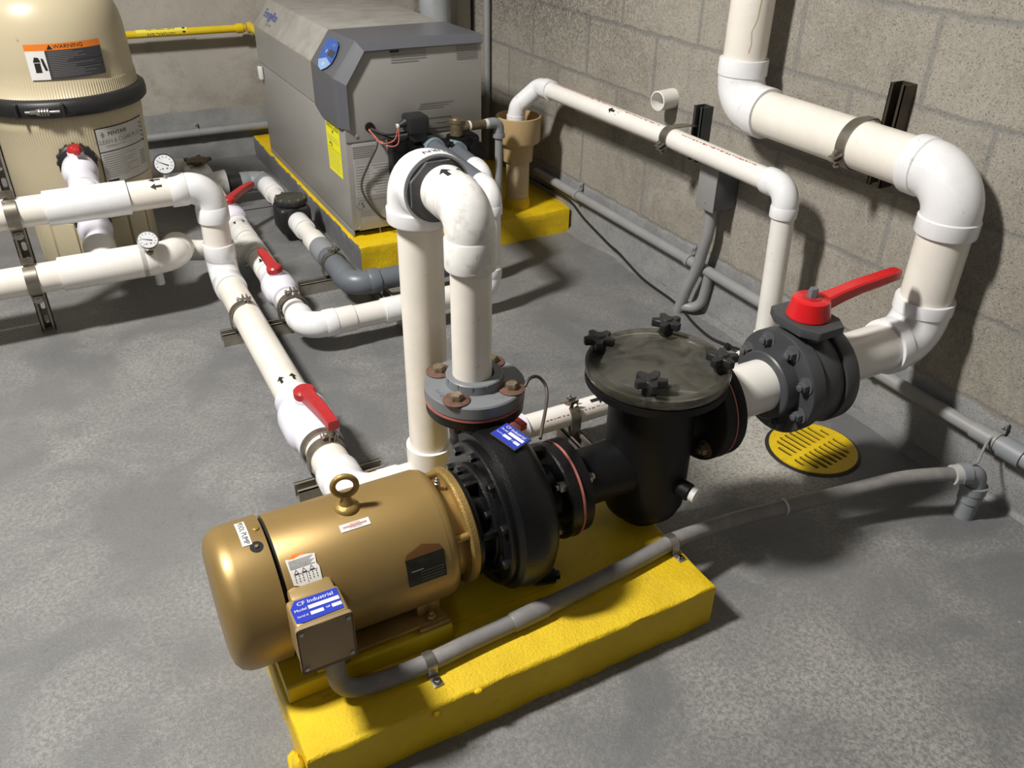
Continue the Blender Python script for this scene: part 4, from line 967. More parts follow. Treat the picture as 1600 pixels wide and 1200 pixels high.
its = [('poly', [(.159, arc(122)), (.161, arc(142)), (.175, arc(144.5)), (.206, arc(144.5)), (.207, arc(134)), (.204, arc(131)), (.206, arc(123.5)), (.185, arc(121.5)), (.172, arc(123))], 'label_white', 0), ('poly', [(.163, arc(123)), (.172, arc(119.8)), (.190, arc(120.6)), (.190, arc(122.2))], 'label_orange', 0)]
for k in range(7): its.append(('rect', .162, arc(124.5+1.0*k), .202-.003*(k % 3), arc(124.1+1.0*k), 'ink_grey', 1))
for k in range(3):
    cx = .170+.0125*k; yy = arc(133.2); its += [('poly', [(cx-.004, yy-.003), (cx+.004, yy-.003), (cx, yy+.0045)], 'ink', 1), ('poly', [(cx-.0022, yy-.002), (cx+.0022, yy-.002), (cx, yy+.0022)], 'label_white', 2)]
for k in range(3):
    for j in range(3): its += [('rect', .166+.006*j, arc(141-2*k), .1672+.006*j, arc(139.8-2*k), 'ink', 1), ('rect', .188+.006*j, arc(141-2*k), .1892+.006*j, arc(139.8-2*k), 'ink', 1)]
its.append(('rect', .1845, arc(143), .1851, arc(135.3), 'ink', 1)); its.append(('rect', .165, arc(135.2), .203, arc(134.9), 'ink', 1))
def curved(f): return f
decal('wiring_label', body, bmp_, its, 'torn white wiring label', base=.0012)
its = [('rect', .343, arc(176), .412, arc(152), 'label_nameplate', 0), ('poly', [(.343, arc(152)), (.412, arc(152)), (.408, arc(147.5)), (.378, arc(143)), (.348, arc(148))], 'label_brown', 0),
       ('rect', .350, arc(163), .372, arc(162.4), 'label_silver', 1)]
for k in range(4): its.append(('rect', .366, arc(173-2.6*k), .408, arc(172.6-2.6*k), 'ink_grey', 1))
decal('nameplate', body, bmp_, its, 'black motor nameplate with a brown top', base=.0012)
# junction box
bm = B(); box(bm, (.184, .990, .291), (.072, .045, .066), .008); obj('conduit_neck', bm, 'gold_box', MO)
bm = B(); box(bm, (.1795, .938, .290), (.084, .062, .094), .007, seg=3); jb = obj('junction_box', bm, 'gold_box', MO, 'gold junction box')
bm = B(); box(bm, (.1795, .9045, .289), (.088, .005, .098), .006, seg=3); cv = obj('cover', bm, 'gold_face', jb, 'flat cover plate')
for q in ((.1435, .327), (.2155, .327), (.1435, .251), (.2155, .251)):
    bm = B(); lathe(bm, (q[0], .902, q[1]), -Y, [(0, .0042), (.0022, .0035), (.0026, .001)], 12); obj('screw', bm, 'steel', jb)
mpj = on_plane((0, .938, .3372), X, Y)
its = [('poly', [(.141, -.022), (.150, -.0255), (.214, -.0235), (.2165, .022), (.150, .0225), (.1405, .008)], 'label_blue', 0), ('text', 'CF Industrial', .180, .0130, .0105, 'ink_white', 1, 0, 1.05), ('text', 'Model', .154, .0005, .0075, 'ink_white', 1, 0), ('rect', .166, -.003, .214, .0045, 'label_white', 1), ('text', 'Serial #', .154, -.0125, .0055, 'ink_white', 1, 0), ('rect', .166, -.016, .186, -.009, 'label_white', 1), ('text', 'HP', .1935, -.0115, .0055, 'ink_white', 1, 0), ('rect', .199, -.0155, .214, -.0085, 'label_white', 1)]
decal('maker_label', jb, mpj, its, 'blue and white CF Industrial label', base=.0008)
bm = B(); lathe(bm, (.195, .945, .245), -Z, [(0, .016), (.012, .016), (.014, .018), (.030, .018), (.034, .013)], 8); obj('conduit_fitting', bm, 'gold_cast', jb)
# feet
for (fx, lab) in ((.20, 0), (.385, 1)):
    for sy in (-1, 1):
        bm = B(); prism(bm, [(0, 0), (.045, 0), (.030, .045), (.006, .062)], (fx-.022, AY+sy*.098 if sy < 0 else AY+sy*.098, .153), V((0, -sy, 0)), Z, X, .044, bev=.002); box(bm, (fx, AY+sy*.098, .147), (.060, .052, .011), .003)
        hexbolt(bm, (fx, AY+sy*.107, .153), Z, .009, .008, .012, stud=.005); obj('foot', bm, 'gold_cast', MO)
bm = B(); box(bm, (.29, AY-.06, .1515), (.245, .115, .008), .003); box(bm, (.29, AY+.06, .1515), (.245, .115, .008), .003); obj('foot_plate', bm, 'gold_cast', MO)

# ================================================================== CENTRIFUGAL PUMP
PU = thing('centrifugal_pump', (.59, AY, .1), 'black cast iron centrifugal pump with blue nameplate, coupled to the gold motor', 'pump')
bm = B(); lathe(bm, (0, AY, AZ), X, [(.488, .066), (.488, .100), (.496, .100), (.500, .078), (.520, .075), (.524, .104), (.534, .106), (.534, .09)], 72)
for k in range(5):
    a = R(100+60*k); box(bm, (.510, AY+.088*math.cos(a), AZ+.088*math.sin(a)), (.034, .012, .03), .003, Matrix.Rotation(a-PI/2, 3, 'X'))
obj('adapter', bm, 'iron_black', PU)
bm = B(); lathe(bm, (0, AY, AZ+.006), X, [(.530, .09), (.530, .136), (.533, .139), (.546, .139), (.549, .134)], 80); obj('back_plate', bm, 'iron_black', PU)
bm = B(); lathe(bm, (0, AY, AZ+.006), X, [(.520, .0), (.520, .096), (.524, .100), (.534, .100)], 72); obj('seal_cover', bm, 'iron_black', PU)
for k in range(10):
    a = R(12+36*k); bm = B(); hexbolt(bm, (.530, AY+.123*math.cos(a), AZ+.006+.123*math.sin(a)), -X, .009, .010); obj('cover_bolt', bm, 'iron_black', PU)
for k in range(4):
    a = R(52+90*k); bm = B(); hexbolt(bm, (.520, AY+.086*math.cos(a), AZ+.006+.086*math.sin(a)), -X, .008, .009); obj('adapter_bolt', bm, 'iron_black', PU)
# volute: spiral casing, section radius grows towards the discharge on the wall side
bm = B(); rs = []; n = 96
for i in range(n):
    th = R(0) + 2*PI*i/n      # angle in Y-Z plane, from +Y
    grow = ((th - R(15)) % (2*PI))/(2*PI)   # spiral opens up to the throat near +Y
    rad = .147 + .020*(1-grow)
    prof_ = [(.542, .085), (.542, rad*.93), (.550, rad*.985), (.566, rad+.0), (.588, rad+.003), (.612, rad-.004), (.628, rad-.022), (.636, rad-.05), (.640, .062), (.645, .055)]
    rs.append([V((h, AY+rr*math.cos(th), AZ+.006+rr*math.sin(th))) for h, rr in prof_])
rs2 = [[rs[i][k] for i in range(n)] for k in range(len(prof_))]
rings(bm, rs2)
sweep(bm, spline([(.590, 1.165, .225), (.589, 1.205, .29), (.589, 1.226, .345), (.589, 1.230, .385), (.589, 1.230, .412)]), [.052]*10+[.054]*10+[.052]*10+[.050]*11, 32)
lathe(bm, (0, AY, AZ), X, [(.630, .060), (.645, .054), (.668, .052), (.684, .056)], 40)
obj('volute', bm, 'iron_black', PU, 'rough black volute casing')
bm = B(); lathe(bm, (.589, 1.230, .408), Z, [(0, .052), (0, .090), (.003, .094), (.022, .094), (.022, .03)], 64); obj('discharge_flange', bm, 'iron_black', PU)
bm = B(); lathe(bm, (0, AY, AZ), X, [(.683, .05), (.683, .093), (.686, .096), (.706, .096), (.706, .03)], 64); obj('suction_flange', bm, 'iron_black', PU)
bm = B(); lathe(bm, (0, AY, AZ), X, [(.7062, .04), (.7062, .0975), (.7105, .0975), (.7105, .04)], 64); obj('gasket', bm, 'gasket_red', PU, 'pink rubber gasket')
for k in range(4):
    a = R(45+90*k); bm = B(); hexbolt(bm, (.684, AY+.075*math.cos(a), AZ+.075*math.sin(a)), -X, .011, .011, stud=.006); hexbolt(bm, (.734, AY+.075*math.cos(a), AZ+.075*math.sin(a)), X, .011, .011, stud=.006); obj('flange_bolt', bm, 'steel', PU, 'steel flange bolt')
bm = B(); lathe(bm, (.612, 1.02, .125), V((1, -.3, 0)), [(0, .016), (.04, .016)], 8); hexbolt(bm, (.650, 1.009, .125), V((1, -.3, 0)), .010, .010); obj('drain_plug', bm, 'iron_black', PU)
bm = B(); box(bm, (.60, AY, .115), (.05, .12, .03), .004); prism(bm, [(-.05, 0), (.05, 0), (.03, .06), (-.03, .06)], (.58, AY, .1), Y, Z, X, .03); obj('foot', bm, 'iron_black', PU)
# blue nameplate stands on top of the casing
npc = V((.590, 1.085, .4245)); U_ = V((.32, -.93, -.12)).normalized(); W_ = V((.90, .36, .03)); W_ = (W_-U_*W_.dot(U_)).normalized(); n_ = U_.cross(W_)
Mn = Matrix((U_, W_, n_)).transposed(); bm = B(); box(bm, npc, (.062, .044, .003), .001, Mn); pl = obj('nameplate', bm, 'label_dark', PU, 'blue nameplate')
mpn = on_plane(npc+n_*.0016, U_*1.0, W_)
mpn0 = mpn
mpn = lambda u, w_, e: mpn0(u*.79, w_*.85, e)
decal('nameplate_print', pl, mpn, [('rect', -.0375, -.0245, .0375, .0245, 'label_blue', 0), ('text', 'CF Industrial', 0, .016, .0115, 'ink_white', 1, 0), ('rect', -.010, .000, .034, .009, 'label_white', 1), ('text', 'Model', -.023, .0045, .008, 'ink_white', 1, 0), ('rect', -.014, -.013, .008, -.005, 'label_white', 1), ('rect', .018, -.013, .034, -.005, 'label_white', 1), ('text', 'Serial #', -.025, -.009, .006, 'ink_white', 1, 0), ('text', 'HP', .013, -.009, .006, 'ink_white', 1, 0)], 'white CF Industrial lettering')

# ================================================================== DISCHARGE RISER
DR = thing('discharge_riser', (.585, 1.23, .43), 'cream riser pipe with grey flange standing on the pump and elbowing into the return line', 'pipe')
DX, DY = .584, 1.230
bm = B(); lathe(bm, (.589, DY, .4305), Z, [(0, .04), (0, .0955), (.0045, .0955), (.0045, .04)], 64); obj('gasket', bm, 'gasket_red', DR, 'pink rubber gasket')
bm = B(); lathe(bm, (.589, DY, .4352), Z, [(0, .04), (0, .0935), (.003, .096), (.025, .096), (.028, .0935), (.028, .060), (.029, .0560), (.046, .0545), (.048, .0525), (.048, .0375), (.03, .037)], 72, cap=False)
for k in range(12): a = 2*PI*k/12; box(bm, (.589+.0545*math.cos(a), DY+.0545*math.sin(a), .472), (.0022, .0022, .020), 0, Matrix.Rotation(a, 3, 'Z'))
fl = obj('flange', bm, 'flange_grey', DR, 'grey plastic flange')
decal('raised_lettering', fl, on_plane((.589, DY, .4632), X, Y), strokes(-.0757, -.018, 8, .0055, .009, 'pvc_grey', 0, True, 2, .0009) + strokes(-.062, -.030, 5, .0055, .009, 'pvc_grey', 0, True, 3, .0009) + strokes(.020, -.074, 4, .008, .007, 'pvc_grey', 0, False, 4, .0009), 'moulded lettering', base=.0003)
for k, dg in enumerate((128, 218, 310, 38)):
    a = R(dg); c = V((.589+.076*math.cos(a), DY+.076*math.sin(a), .4635)); bt = thing('hex_bolt', (0, 0, 0), 'x', 'x') if False else None
    bm = B(); lathe(bm, c, Z, [(-.0002, .0255), (.0022, .0255), (.0032, .024), (.0032, .005)], 32); ws = obj('washer', bm, 'rust', DR, 'rusty washer')
    bm = B(); hexbolt(bm, c+Z*.003, Z, .0125, .0115); obj('bolt', bm, 'rusty_bolt', ws, 'worn hex bolt')
    bm = B(); lathe(bm, c-Z*.058, -Z, [(0, .008), (.012, .008)], 6); obj('nut', bm, 'rust', DR)
pipe(DR, (DX, DY, .462), (DX, DY, .72), r25*1.02, 'pvc_pipe')
elbow(DR, (DX, DY, ZT+.004), -Z, Y, r25, mt='pvc_dirty', k=1.27, sock=.058, Rk=1.02)
pipe(DR, (DX, DY+.06, ZT+.004), (DX, BH-.006, ZT+.002), r25*1.2, 'pvc_pipe')
bm = B(); sweep(bm, [V((DX, 1.292, ZT+.004)), V((DX, 1.322, ZT+.004))], r25*1.24, 40); obj('socket', bm, 'pvc_dirty', DR)
arrows(DR, on_cyl((DX, 0, ZT+.004), Y, V((-.05, 0, 1)), r25*1.25), [(1.300, .010, 1), (1.300, -.022, 1)], .036)
decal('raised_lettering', DR, on_cyl((DX, DY, 0), Z, V((.08, -1, 0)), r25*1.272), strokes(.736, .004, 4, .006, .008, 'pvc_white_pipe', 0, True) + strokes(.722, .002, 6, .006, .009, 'pvc_white_pipe', 0, True) + [('rect', .702, -.006, .7035, .012, 'pvc_white_pipe', 0), ('rect', .710, -.006, .7115, .012, 'pvc_white_pipe', 0), ('rect', .7035, -.006, .710, -.0045, 'pvc_white_pipe', 0), ('rect', .7035, .0105, .710, .012, 'pvc_white_pipe', 0), ('rect', .703, .017, .705, .026, 'pvc_white_pipe', 0)], 'faint moulded lettering', base=.0006)
bm = B(); sweep(bm, spline([(.662, 1.165, .466), (.676, 1.172, .476), (.694, 1.174, .474), (.704, 1.165, .462), (.702, 1.150, .450), (.682, 1.12, .436), (.655, 1.085, .425), (.640, 1.065, .417)], 8), .0032, 10)
single('bonding_wire', bm, 'wire_brown', 'thin stiff brown wire looping from the grey flange bolt to the blue nameplate', 'wire')

# ================================================================== BASKET STRAINER
SX, SY = .925, 1.108; SZ = .468
ST = thing('basket_strainer', (SX, SY, .1), 'black cylindrical basket strainer with a clear round lid and star knobs', 'strainer')
bm = B(); lathe(bm, (SX, SY, 0), Z, [(.100, .0), (.100, .045), (.112, .050), (.120, .062), (.134, .078), (.155, .0865), (.20, .088), (.395, .0885), (.415, .092), (.430, .118), (.438, .136), (.441, .140), (.456, .140), (.457, .120), (.457, .0)], 88)
lathe(bm, (SX, SY, .252), -X, [(.06, .060), (.115, .058), (.165, .058), (.188, .062)], 44)
lathe(bm, (SX, SY, .347), X, [(.05, .068), (.098, .066), (.105, .072)], 44)
lathe(bm, V((SX+.018, SY-.070, .225)), V((.38, -.90, -.12)), [(0, .019), (.040, .019), (.043, .016)], 28)
obj('body', bm, 'strainer_black', ST)
bm = B(); lathe(bm, (0, SY-.004, AZ), X, [(.7108, .03), (.7108, .092), (.7135, .0955), (.734, .0955), (.737, .090), (.740, .06)], 64); obj('outlet_flange', bm, 'strainer_black', ST)
bm = B(); lathe(bm, (0, 1.102, .348), X, [(1.018, .06), (1.020, .108), (1.023, .1125), (1.046, .1125), (1.046, .05)], 64)
inf = obj('inlet_flange', bm, 'strainer_black', ST)
for k in range(4):
    a = R(45+90*k); bm = B(); hexbolt(bm, (1.020, 1.102+.089*math.cos(a), .348+.089*math.sin(a)), -X, .012, .012, .019, stud=.007); obj('flange_bolt', bm, 'brass', ST, 'tarnished flange bolt')
bm = B(); lathe(bm, (0, 1.102, .348), X, [(1.0462, .05), (1.0462, .1135), (1.049, .1135), (1.049, .05)], 64); obj('gasket', bm, 'gasket_red', ST, 'thin red gasket')
bm = B(); lathe(bm, (SX, SY, .4572), Z, [(0, .128), (.0015, .128), (.0015, 0)], 64); obj('seal', bm, 'strainer_inside', ST, 'murky interior under the lid')
bm = B(); lathe(bm, (SX, SY, 0), Z, [(.4590, .0), (.4590, .138), (.462, .1405), (.473, .1415), (.478, .1405), (.481, .1365), (.4815, .126), (.479, .122), (.4785, .0)], 96); lid = obj('lid', bm, 'lid_clear', ST, 'smoky clear round lid')
for k, dg in enumerate((132, 46, -42, -134)):
    a = R(dg); c = V((SX+.119*math.cos(a), SY+.119*math.sin(a), .4815)); bm = B()
    lathe(bm, c, Z, [(-.020, .006), (0, .006), (0, .0145), (.015, .0145), (.017, .012)], 24)
    pts = []
    for j in range(5):
        t = 2*PI*j/5 + .35 + .9*k; 
        for da, rr in ((-.19, .0315), (.19, .0315), (.628, .0160)): pts.append((rr*math.cos(t+da), rr*math.sin(t+da)))
    prism(bm, pts, c+Z*.016, X, Y, Z, .016, bev=.0025); lathe(bm, c+Z*.032, Z, [(0, .012), (.004, .010), (.004, 0)], 16)
    obj('star_knob', bm, 'rubber_black', ST, 'black five-point star knob')
bm = B(); d_ = V((.38, -.90, -.12)).normalized(); q = V((SX+.018, SY-.070, .225))+d_*.043
lathe(bm, q, d_, [(-.004, .0145), (.012, .0155), (.013, .012), (.011, .006), (.011, .0)], 28); obj('drain_plug', bm, 'label_white', ST, 'white plastic drain plug')

# ================================================================== PIPE SPOOL, BUTTERFLY VALVE, SUCTION LINE
VY, VZ = 1.103, .348
SP = thing('flanged_spool', (1.13, VY, .24), 'short cream pipe with a black flange between strainer and red-handled valve', 'pipe')
bm = B(); lathe(bm, (0, VY, VZ), X, [(1.0492, .05), (1.0492, .111), (1.053, .1135), (1.072, .1135), (1.076, .108), (1.080, .073), (1.094, .069), (1.094, .058)], 64); obj('flange', bm, 'strainer_black', SP, 'black plastic flange')
pipe(SP, (1.06, VY, VZ), (1.235, VY, VZ), .0572, 'pvc_white_pipe')
bm = B(); lathe(bm, (0, VY, VZ), X, [(1.212, .0575), (1.212, .0735), (1.215, .0765), (1.246, .0785), (1.249, .1145), (1.252, .1165), (1.281, .1165), (1.281, .06)], 80); sfl = obj('valve_flange', bm, 'valve_black', SP, 'dark grey bolted flange')
for k in range(8):
    a = R(22.5+45*k); bm = B(); hexbolt(bm, (1.249, VY+.0945*math.cos(a), VZ+.0945*math.sin(a)), -X, .0125, .013, .0185, stud=.0075); obj('flange_bolt', bm, 'bolt_grey', SP, 'dark hex bolt')
BV = thing('butterfly_valve', (1.31, VY, .24), 'dark grey butterfly valve with a large bright red lever', 'valve')
bm = B(); lathe(bm, (0, VY, VZ), X, [(1.2815, .05), (1.2815, .108), (1.285, .1105), (1.338, .1105), (1.3415, .108), (1.3415, .05)], 72)
lathe(bm, (1.311, VY, VZ+.09), Z, [(0, .045), (.035, .040)], 32)
obj('body', bm, 'valve_black', BV)
pts = []
for sx_, sy_ in ((1, 1), (-1, 1), (-1, -1), (1, -1)):
    q = [(.055, .038), (.034, .072)] if sx_*sy_ > 0 else [(.034, .072), (.055, .038)]
    pts += [(x_*sx_, y_*sy_) for x_, y_ in q]
bm = B(); prism(bm, pts, (1.308, VY, .474), X, Y, Z, .020, bev=.003); obj('top_plate', bm, 'valve_black', BV, 'dark throttle plate')
HD = B(); hc = V((1.310, VY, .494)); lathe(HD, hc, Z, [(0, .0445), (.003, .0465), (.030, .0405), (.040, .0390), (.043, .035), (.043, 0)], 48)
rs = []; hd = V((1, .015, 0)).normalized(); sd = Z.cross(hd)
for t, wd, zc, th in ((.015, .019, .024, .016), (.04, .018, .027, .0135), (.08, .015, .034, .011), (.13, .0155, .039, .012), (.18, .0150, .041, .012), (.225, .0145, .043, .0125), (.255, .014, .044, .012), (.264, .010, .044, .009)):
    p = hc + hd*t + Z*zc; rs.append([p+sd*a_*wd+Z*b_*th for a_, b_ in ((-1, -.7), (-.75, -1), (.75, -1), (1, -.7), (1, .7), (.75, 1), (-.75, 1), (-1, .7))])
rings(HD, rs)
rs = []
for t, wd, z0, z1 in ((.03, .008, .001, .030), (.06, .007, .006, .033), (.10, .006, .014, .038), (.15, .006, .021, .042), (.232, .006, .026, .044), (.245, .006, .036, .044)):
    p = hc+hd*t; rs.append([p+sd*wd+Z*z0, p+sd*wd+Z*z1, p-sd*wd+Z*z1, p-sd*wd+Z*z0])
rings(HD, rs)
hl = obj('lever', HD, 'red_bright', BV, 'bright red lever')
bm = B(); lathe(bm, hc+Z*.043, Z, [(0, .020), (.0015, .020), (.0016, .0)], 24, mi=1); hexbolt(bm, hc+Z*.044, Z, .0105, .020, .0); obj('stem', bm, ['pvc_grey', 'red_handle'], hl, 'dark valve stem')
SL = thing('suction_line', (1.69, VY, .24), 'large cream and white suction pipe climbing the block wall to the top edge', 'pipe line')
bm = B(); lathe(bm, (0, VY, VZ), X, [(1.345, .06), (1.345, .1145), (1.348, .1165), (1.378, .1165), (1.381, .1145), (1.384, .072), (1.40, .066), (1.40, .058)], 72); f2 = obj('valve_flange', bm, 'valve_black', SL, 'dark grey flange')
WX = 1.690
pipe(SL, (1.36, VY, VZ), (1.62, VY, VZ), r4, 'pvc_white_pipe')
elbow(SL, (WX, VY, VZ), -X, Z, r4, k=1.16, Rk=1.08, sock=.034)
pipe(SL, (WX, VY, .43), (WX, VY, .68), r4, 'pvc_pipe')
ZW = .735
elbow(SL, (WX, VY, ZW), -Z, Y, r4, k=1.16, sock=.040)
pipe(SL, (WX, VY+.08, ZW), (WX, 1.76, ZW), r4, 'pvc_pipe')
elbow(SL, (WX, 1.82, ZW+.0), -Y, Z, r4, k=1.16, Rk=1.15, sock=.045)
pipe(SL, (WX, 1.82, .84), (WX, 1.82, 3.3), r4, 'pvc_pipe')
# rust coloured drip mark
decal('stain', SL, on_cyl((WX, 1.82, 0), Z, V((-.45, -.88, 0)), r4), [('poly', [(.878, .006), (.90, .002), (.93, .006), (.96, -.004), (.99, -.006), (1.06, -.012), (1.06, -.009), (.99, -.003), (.96, -.001), (.93, .009), (.90, .005), (.878, .009)], 'tan_pipe', 0)], 'brown drip stain', base=.0003)
ws = strut((1.786, 1.362, .632), (1.786, 1.362, .875), -X, 'brown steel strut on the block wall behind the large pipe', mt='bronze_strut', s=.041, name='wall_strut')
ws2 = strut((1.786, 2.045, .505), (1.786, 2.045, .672), -X, 'dark grey strut on the block wall behind the small pipe', mt='dark_strut', s=.041, name='wall_strut')
clamp((WX, 1.39, ZW), Y, r4, V((-.93, 0, -.35)), X, 'steel clamp round the large horizontal pipe on the block wall', gap=.060)

# ================================================================== SMALL DRAIN LINE (2 inch)
DL = thing('drain_line', (1.65, 1.53, 0), 'small white printed pipe from the floor up the wall and over to the tan funnel', 'pipe line')
QX, QY = 1.655, 1.535
pipe(DL, (.86, 1.52, .088), (1.60, 1.52, .088), r2, 'pvc_white_pipe')
elbow(DL, (QX, 1.522, .088), -X, V((0, .05, 1)), r2)
pipe(DL, (QX, 1.525, .12), (QX-.006, QY+.006, .54), r2, 'pvc_white_pipe')
elbow(DL, (QX-.006, QY+.006, .585), -Z, Y, r2, k=1.2)
pipe(DL, (QX-.006, 1.58, .585), (QX, 2.035, .587), r2, 'pvc_white_pipe')
pipe(DL, (QX, 2.03, .586), (QX-.004, 2.80, .578), r2*.96, 'pvc_white_pipe')
bm = B(); pts = fillet([(QX-.004, 2.765, .579), (QX-.006, 2.850, .577), (QX-.075, 2.890, .505), (QX-.082, 2.895, .455)], [.035, .04], 8); sweep(bm, pts, r2*1.10, 36)
lathe(bm, (QX-.004, 2.765, .579), Y, [(0, r2), (0, r2*1.2), (.040, r2*1.2)], 36); lathe(bm, (QX-.081, 2.894, .470), -Z, [(0, r2*1.1), (0, r2*1.18), (.035, r2*1.18), (.035, r2*.95)], 36)
obj('elbow', bm, 'pvc_fitting', DL)
ball_valve(DL, (.80, 1.52, .088), X, (0, 0, 1), r2, .065, (.15, -1, .1), .09)
pipe(DL, (.66, 1.52, .088), (.74, 1.52, .088), r2, 'pvc_white_pipe')
bm = B(); lathe(bm, (.66, 1.52, .088), X, [(-.03, r2), (-.03, r2*1.2), (.02, r2*1.2), (.02, r2)], 36); obj('coupling', bm, 'pvc_fitting', DL)
arrows(DL, on_cyl((0, 1.52, .088), X, V((0, -.45, .9)), r2), [(1.075, .004, 1)], .042)
arrows(DL, on_cyl((QX-.002, 0, .583), Y, V((-.55, 0, .85)), r2*.97), [(2.345, .004, 1)], .034)
decal('pipe_label', DL, on_cyl((QX-.002, 0, .582), Y, V((-.55, 0, .85)), r2*.965), [('rect', 2.315, -.012, 2.318, .014, 'ink', 0)] + strokes(2.306, -.003, 5, .0048, .006, 'ink', 0, True), 'small black stencil')
for k, (u0, u1, hh) in enumerate(((.90, .985, .003), (1.02, 1.22, .003))): print_line(DL, on_cyl((0, 1.52, .088), X, V((0, -.80, .55)), r2), u0, u1, 0, h=hh, seed=k)
print_line(DL, on_cyl((QX, 0, .585), Y, V((-.25, 0, 1)), r2*.965), 2.10, 2.74, 0, h=.0045, seed=5)
print_line(DL, on_cyl((QX-.004, 0, .586), Y, V((-.30, 0, 1)), r2), 1.66, 1.98, 0, h=.0055, seed=6)
print_line(DL, on_cyl((QX-.003, QY, 0), Z, V((-.95, -.55, 0)), r2), .17, .40, 0, h=.0022, seed=7)
clamp((1.0, 1.52, .088), X, r2, (0, -.25, 1), -Z, 'small steel clamp on the printed pipe behind the strainer')
clamp((QX, 2.05, .587), Y, r2, V((-.85, 0, -.5)), X, 'brown clamp round the small pipe on the block wall', wdt=.032, gap=.096)
bm = B(); lathe(bm, (1.786, 2.225, .655), V((-1, -.14, -.02)), [(0, .031), (.068, .031), (.069, .0295), (.069, .027), (.006, .027), (.005, 0)], 44, cap=False)
single('pipe_sleeve', bm, 'pvc_white_pipe', 'short open white pipe stub poking out of the block wall', 'pipe stub')

# ================================================================== FLOOR DRAIN GRATE
FD = thing('floor_drain', (1.555, 1.20, 0), 'round yellow slotted drain grate set in the floor', 'drain grate')
bm = B(); Rg = .112; th = .005; ca, sa = math.cos(R(8)), math.sin(R(8))
def gp_(u, w_, z): return V((1.555+u*ca-w_*sa, 1.20+u*sa+w_*ca, z))
loops = [[(Rg*math.cos(2*PI*i/96), Rg*math.sin(2*PI*i/96)) for i in range(96)]]
for row in (1, -1):
    for k in range(9):
        u = (k-4+.2*row)*.0198; reach = math.sqrt(max(0, .098**2-(abs(u)+.004)**2)); v1 = min(.078, reach-.006); v0 = .007
        if v1-v0 < .015: continue
        hw = .0056; lp = []
        for i in range(7): a_ = PI*i/6; lp.append((u+hw*math.cos(a_), v1-hw+hw*math.sin(a_)))
        for i in range(7): a_ = PI+PI*i/6; lp.append((u+hw*math.cos(a_), v0+hw+hw*math.sin(a_)))
        loops.append([(x_, y_*row) for x_, y_ in lp])
eds = []; tops = []
for lp in loops:
    vv = [bm.verts.new(gp_(p[0], p[1], .0062)) for p in lp]; tops.append(vv)
    for i in range(len(vv)): eds.append(bm.edges.new((vv[i], vv[(i+1) % len(vv)])))
bmesh.ops.triangle_fill(bm, use_beauty=True, edges=eds)
for vv in tops:
    lo = [bm.verts.new(q.co-Z*.0052) for q in vv]
    for i in range(len(vv)): j = (i+1) % len(vv); bm.faces.new((vv[i], vv[j], lo[j], lo[i]))
obj('grate', bm, 'yellow_paint', FD)
bm = B(); lathe(bm, (1.555, 1.20, .0008), Z, [(0, Rg-.004), (.0004, Rg-.004), (.0004, 0)], 60); obj('sump', bm, 'dark_void', FD, 'dark drain opening')
bm = B(); lathe(bm, (1.555, 1.20, -.001), Z, [(0, .113), (.0016, .122), (.0042, .117), (.0042, .112)], 60, cap=False); obj('frame', bm, 'rubber_black', FD, 'dark rim')

# ================================================================== FLEXIBLE CONDUIT over the plinth
FC_ = thing('flexible_conduit', (.9, .97, 0), 'grey flexible conduit from the motor box across the plinth to the wall elbow', 'conduit')
cp = [(.195, .945, .215), (.195, .945, .175), (.200, .943, .140), (.222, .938, .122), (.262, .934, .1185), (.34, .932, .118), (.443, .940, .118), (.564, .947, .118), (.73, .962, .118), (.90, .984, .117), (.935, .988, .117), (1.09, 1.00, .095), (1.24, .985, .088), (1.38, .955, .098), (1.50, .92, .116), (1.58, .885, .125), (1.632, .862, .124)]
bm = B(); sweep(bm, spline(cp, 10), .0165, 24); obj('pipe', bm, 'conduit_flex', FC_)
bm = B(); dd = (V(cp[8])-V(cp[7])).normalized()
for (a_, b_) in (((.52, .9445, .118), (.60, .950, .118)),):
    a_, b_ = V(a_), V(b_); lathe(bm, a_, b_-a_, [(0, .0166), (.004, .0185), ((b_-a_).length-.006, .0190), ((b_-a_).length, .0166)], 24)
obj('sleeve', bm, 'conduit_flex', FC_, 'taped sleeve on the conduit')
bm = B(); lathe(bm, (1.228, .9875, .0885), V((1, -.12, .02)), [(0, .0168), (0, .0185), (.006, .0185), (.006, .0168)], 24); obj('cable_tie', bm, 'label_silver', FC_, 'pale cable tie')
bm = B(); e0 = V((1.632, .862, .124)); lathe(bm, e0, V((1, -.35, 0)), [(-.012, .0168), (-.012, .023), (.004, .023)], 24, mi=1); lathe(bm, e0, V((1, -.35, 0)), [(.004, .026), (.026, .026), (.028, .022)], 10)
pe = [e0+V((.025, -.008, 0)), (1.680, .845, .120), (1.682, .842, .085)]
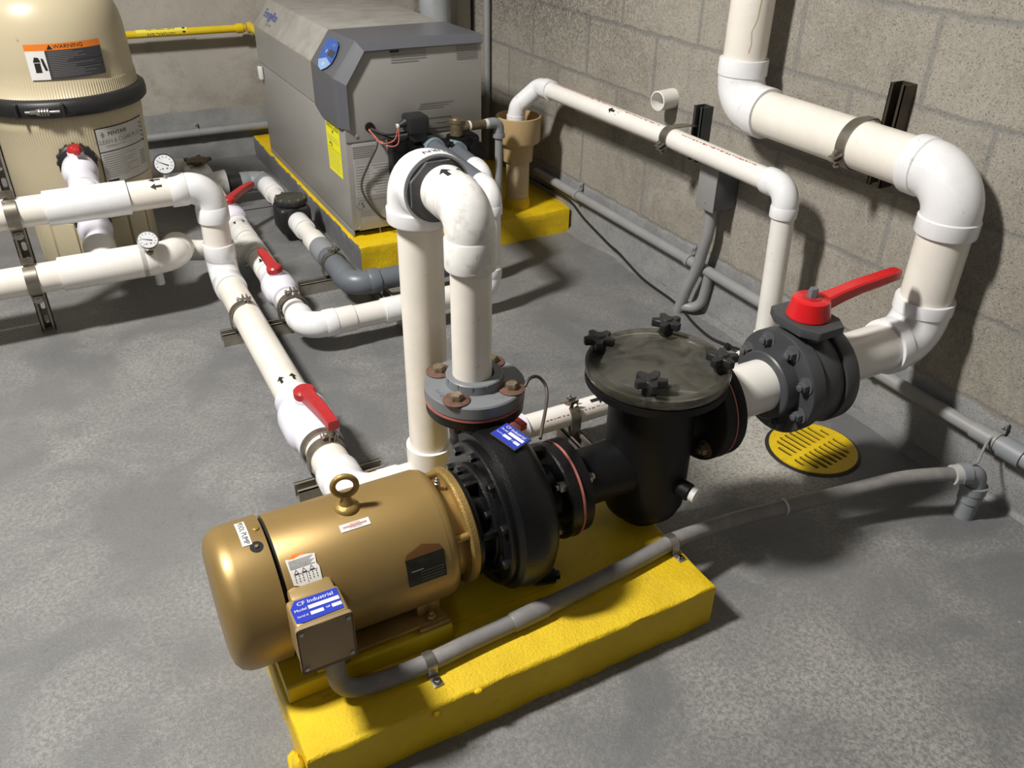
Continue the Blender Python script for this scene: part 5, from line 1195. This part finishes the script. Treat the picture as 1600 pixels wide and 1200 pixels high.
sweep(bm, fillet(pe, .02, 8), .023, 24); lathe(bm, (1.682, .842, .092), -Z, [(0, .024), (0, .029), (.020, .029), (.020, .027), (.045, .027), (.045, .022)], 28); lathe(bm, (1.682, .842, .05), -Z, [(0, .024), (.052, .024)], 24)
obj('floor_fitting', bm, ['pvc_grey_light', 'label_silver'], FC_, 'grey angled fitting rising from the floor')
bm = B(); sweep(bm, spline([(1.66, .852, .150), (1.675, .850, .152), (1.70, .862, .160), (1.735, .875, .178), (1.758, .872, .186)]), .0032, 8); single('bonding_wire', bm, 'conduit_grey', 'thin grey wire from the floor fitting to the wall conduit', 'wire')
for (c, ax, lab, sg) in ((V((.352, .9335, .118)), V((1, .03, 0)), 'steel conduit strap screwed to the plinth near the motor box', -1), (V((.912, .985, .117)), V((1, .10, 0)), 'steel conduit strap at the right end of the pump plinth', -1)):
    ax = ax.normalized(); t = thing('conduit_strap', (c.x, c.y, .1), lab, 'strap'); bm = B(); side = Z.cross(ax); rs = []
    for i in range(17):
        a = R(180-180*i/16); d = side*math.cos(a)+Z*math.sin(a)
        rs.append([c+d*.0170-ax*.009, c+d*.0190-ax*.009, c+d*.0190+ax*.009, c+d*.0170+ax*.009])
    rs = [[p-Z*.0165 for p in rs[0]]] + rs + [[p-Z*.0160 for p in rs[-1]]]
    rings(bm, rs)
    Mx = Matrix((ax, side, Z)).transposed(); box(bm, c+side*sg*.030-Z*.0162, (.018, .026, .0018), .0005, Mx); obj('strap', bm, 'steel', t)
    bm = B(); hexbolt(bm, c+side*sg*.033-Z*.0153, Z, .005, .003, .0075); obj('screw', bm, 'chrome', t)

# ================================================================== repeats belong together
GROUPS = {'pipe_clamp': 'steel clamps holding the pipes', 'strut_channel': 'steel strut channels on the floor', 'wall_strut': 'short struts on the block wall', 'union_valve': 'union valves on the filter ports',
          'conduit_strap': 'conduit straps on the pump plinth', 'heater_riser': 'risers feeding the heater', 'bonding_wire': 'thin bonding wires'}
for o in C.objects:
    k = o.name.split('.')[0]
    if o.parent is None and k in GROUPS and 'label' in o and 'upright' not in o['label']: o['group'] = GROUPS[k]
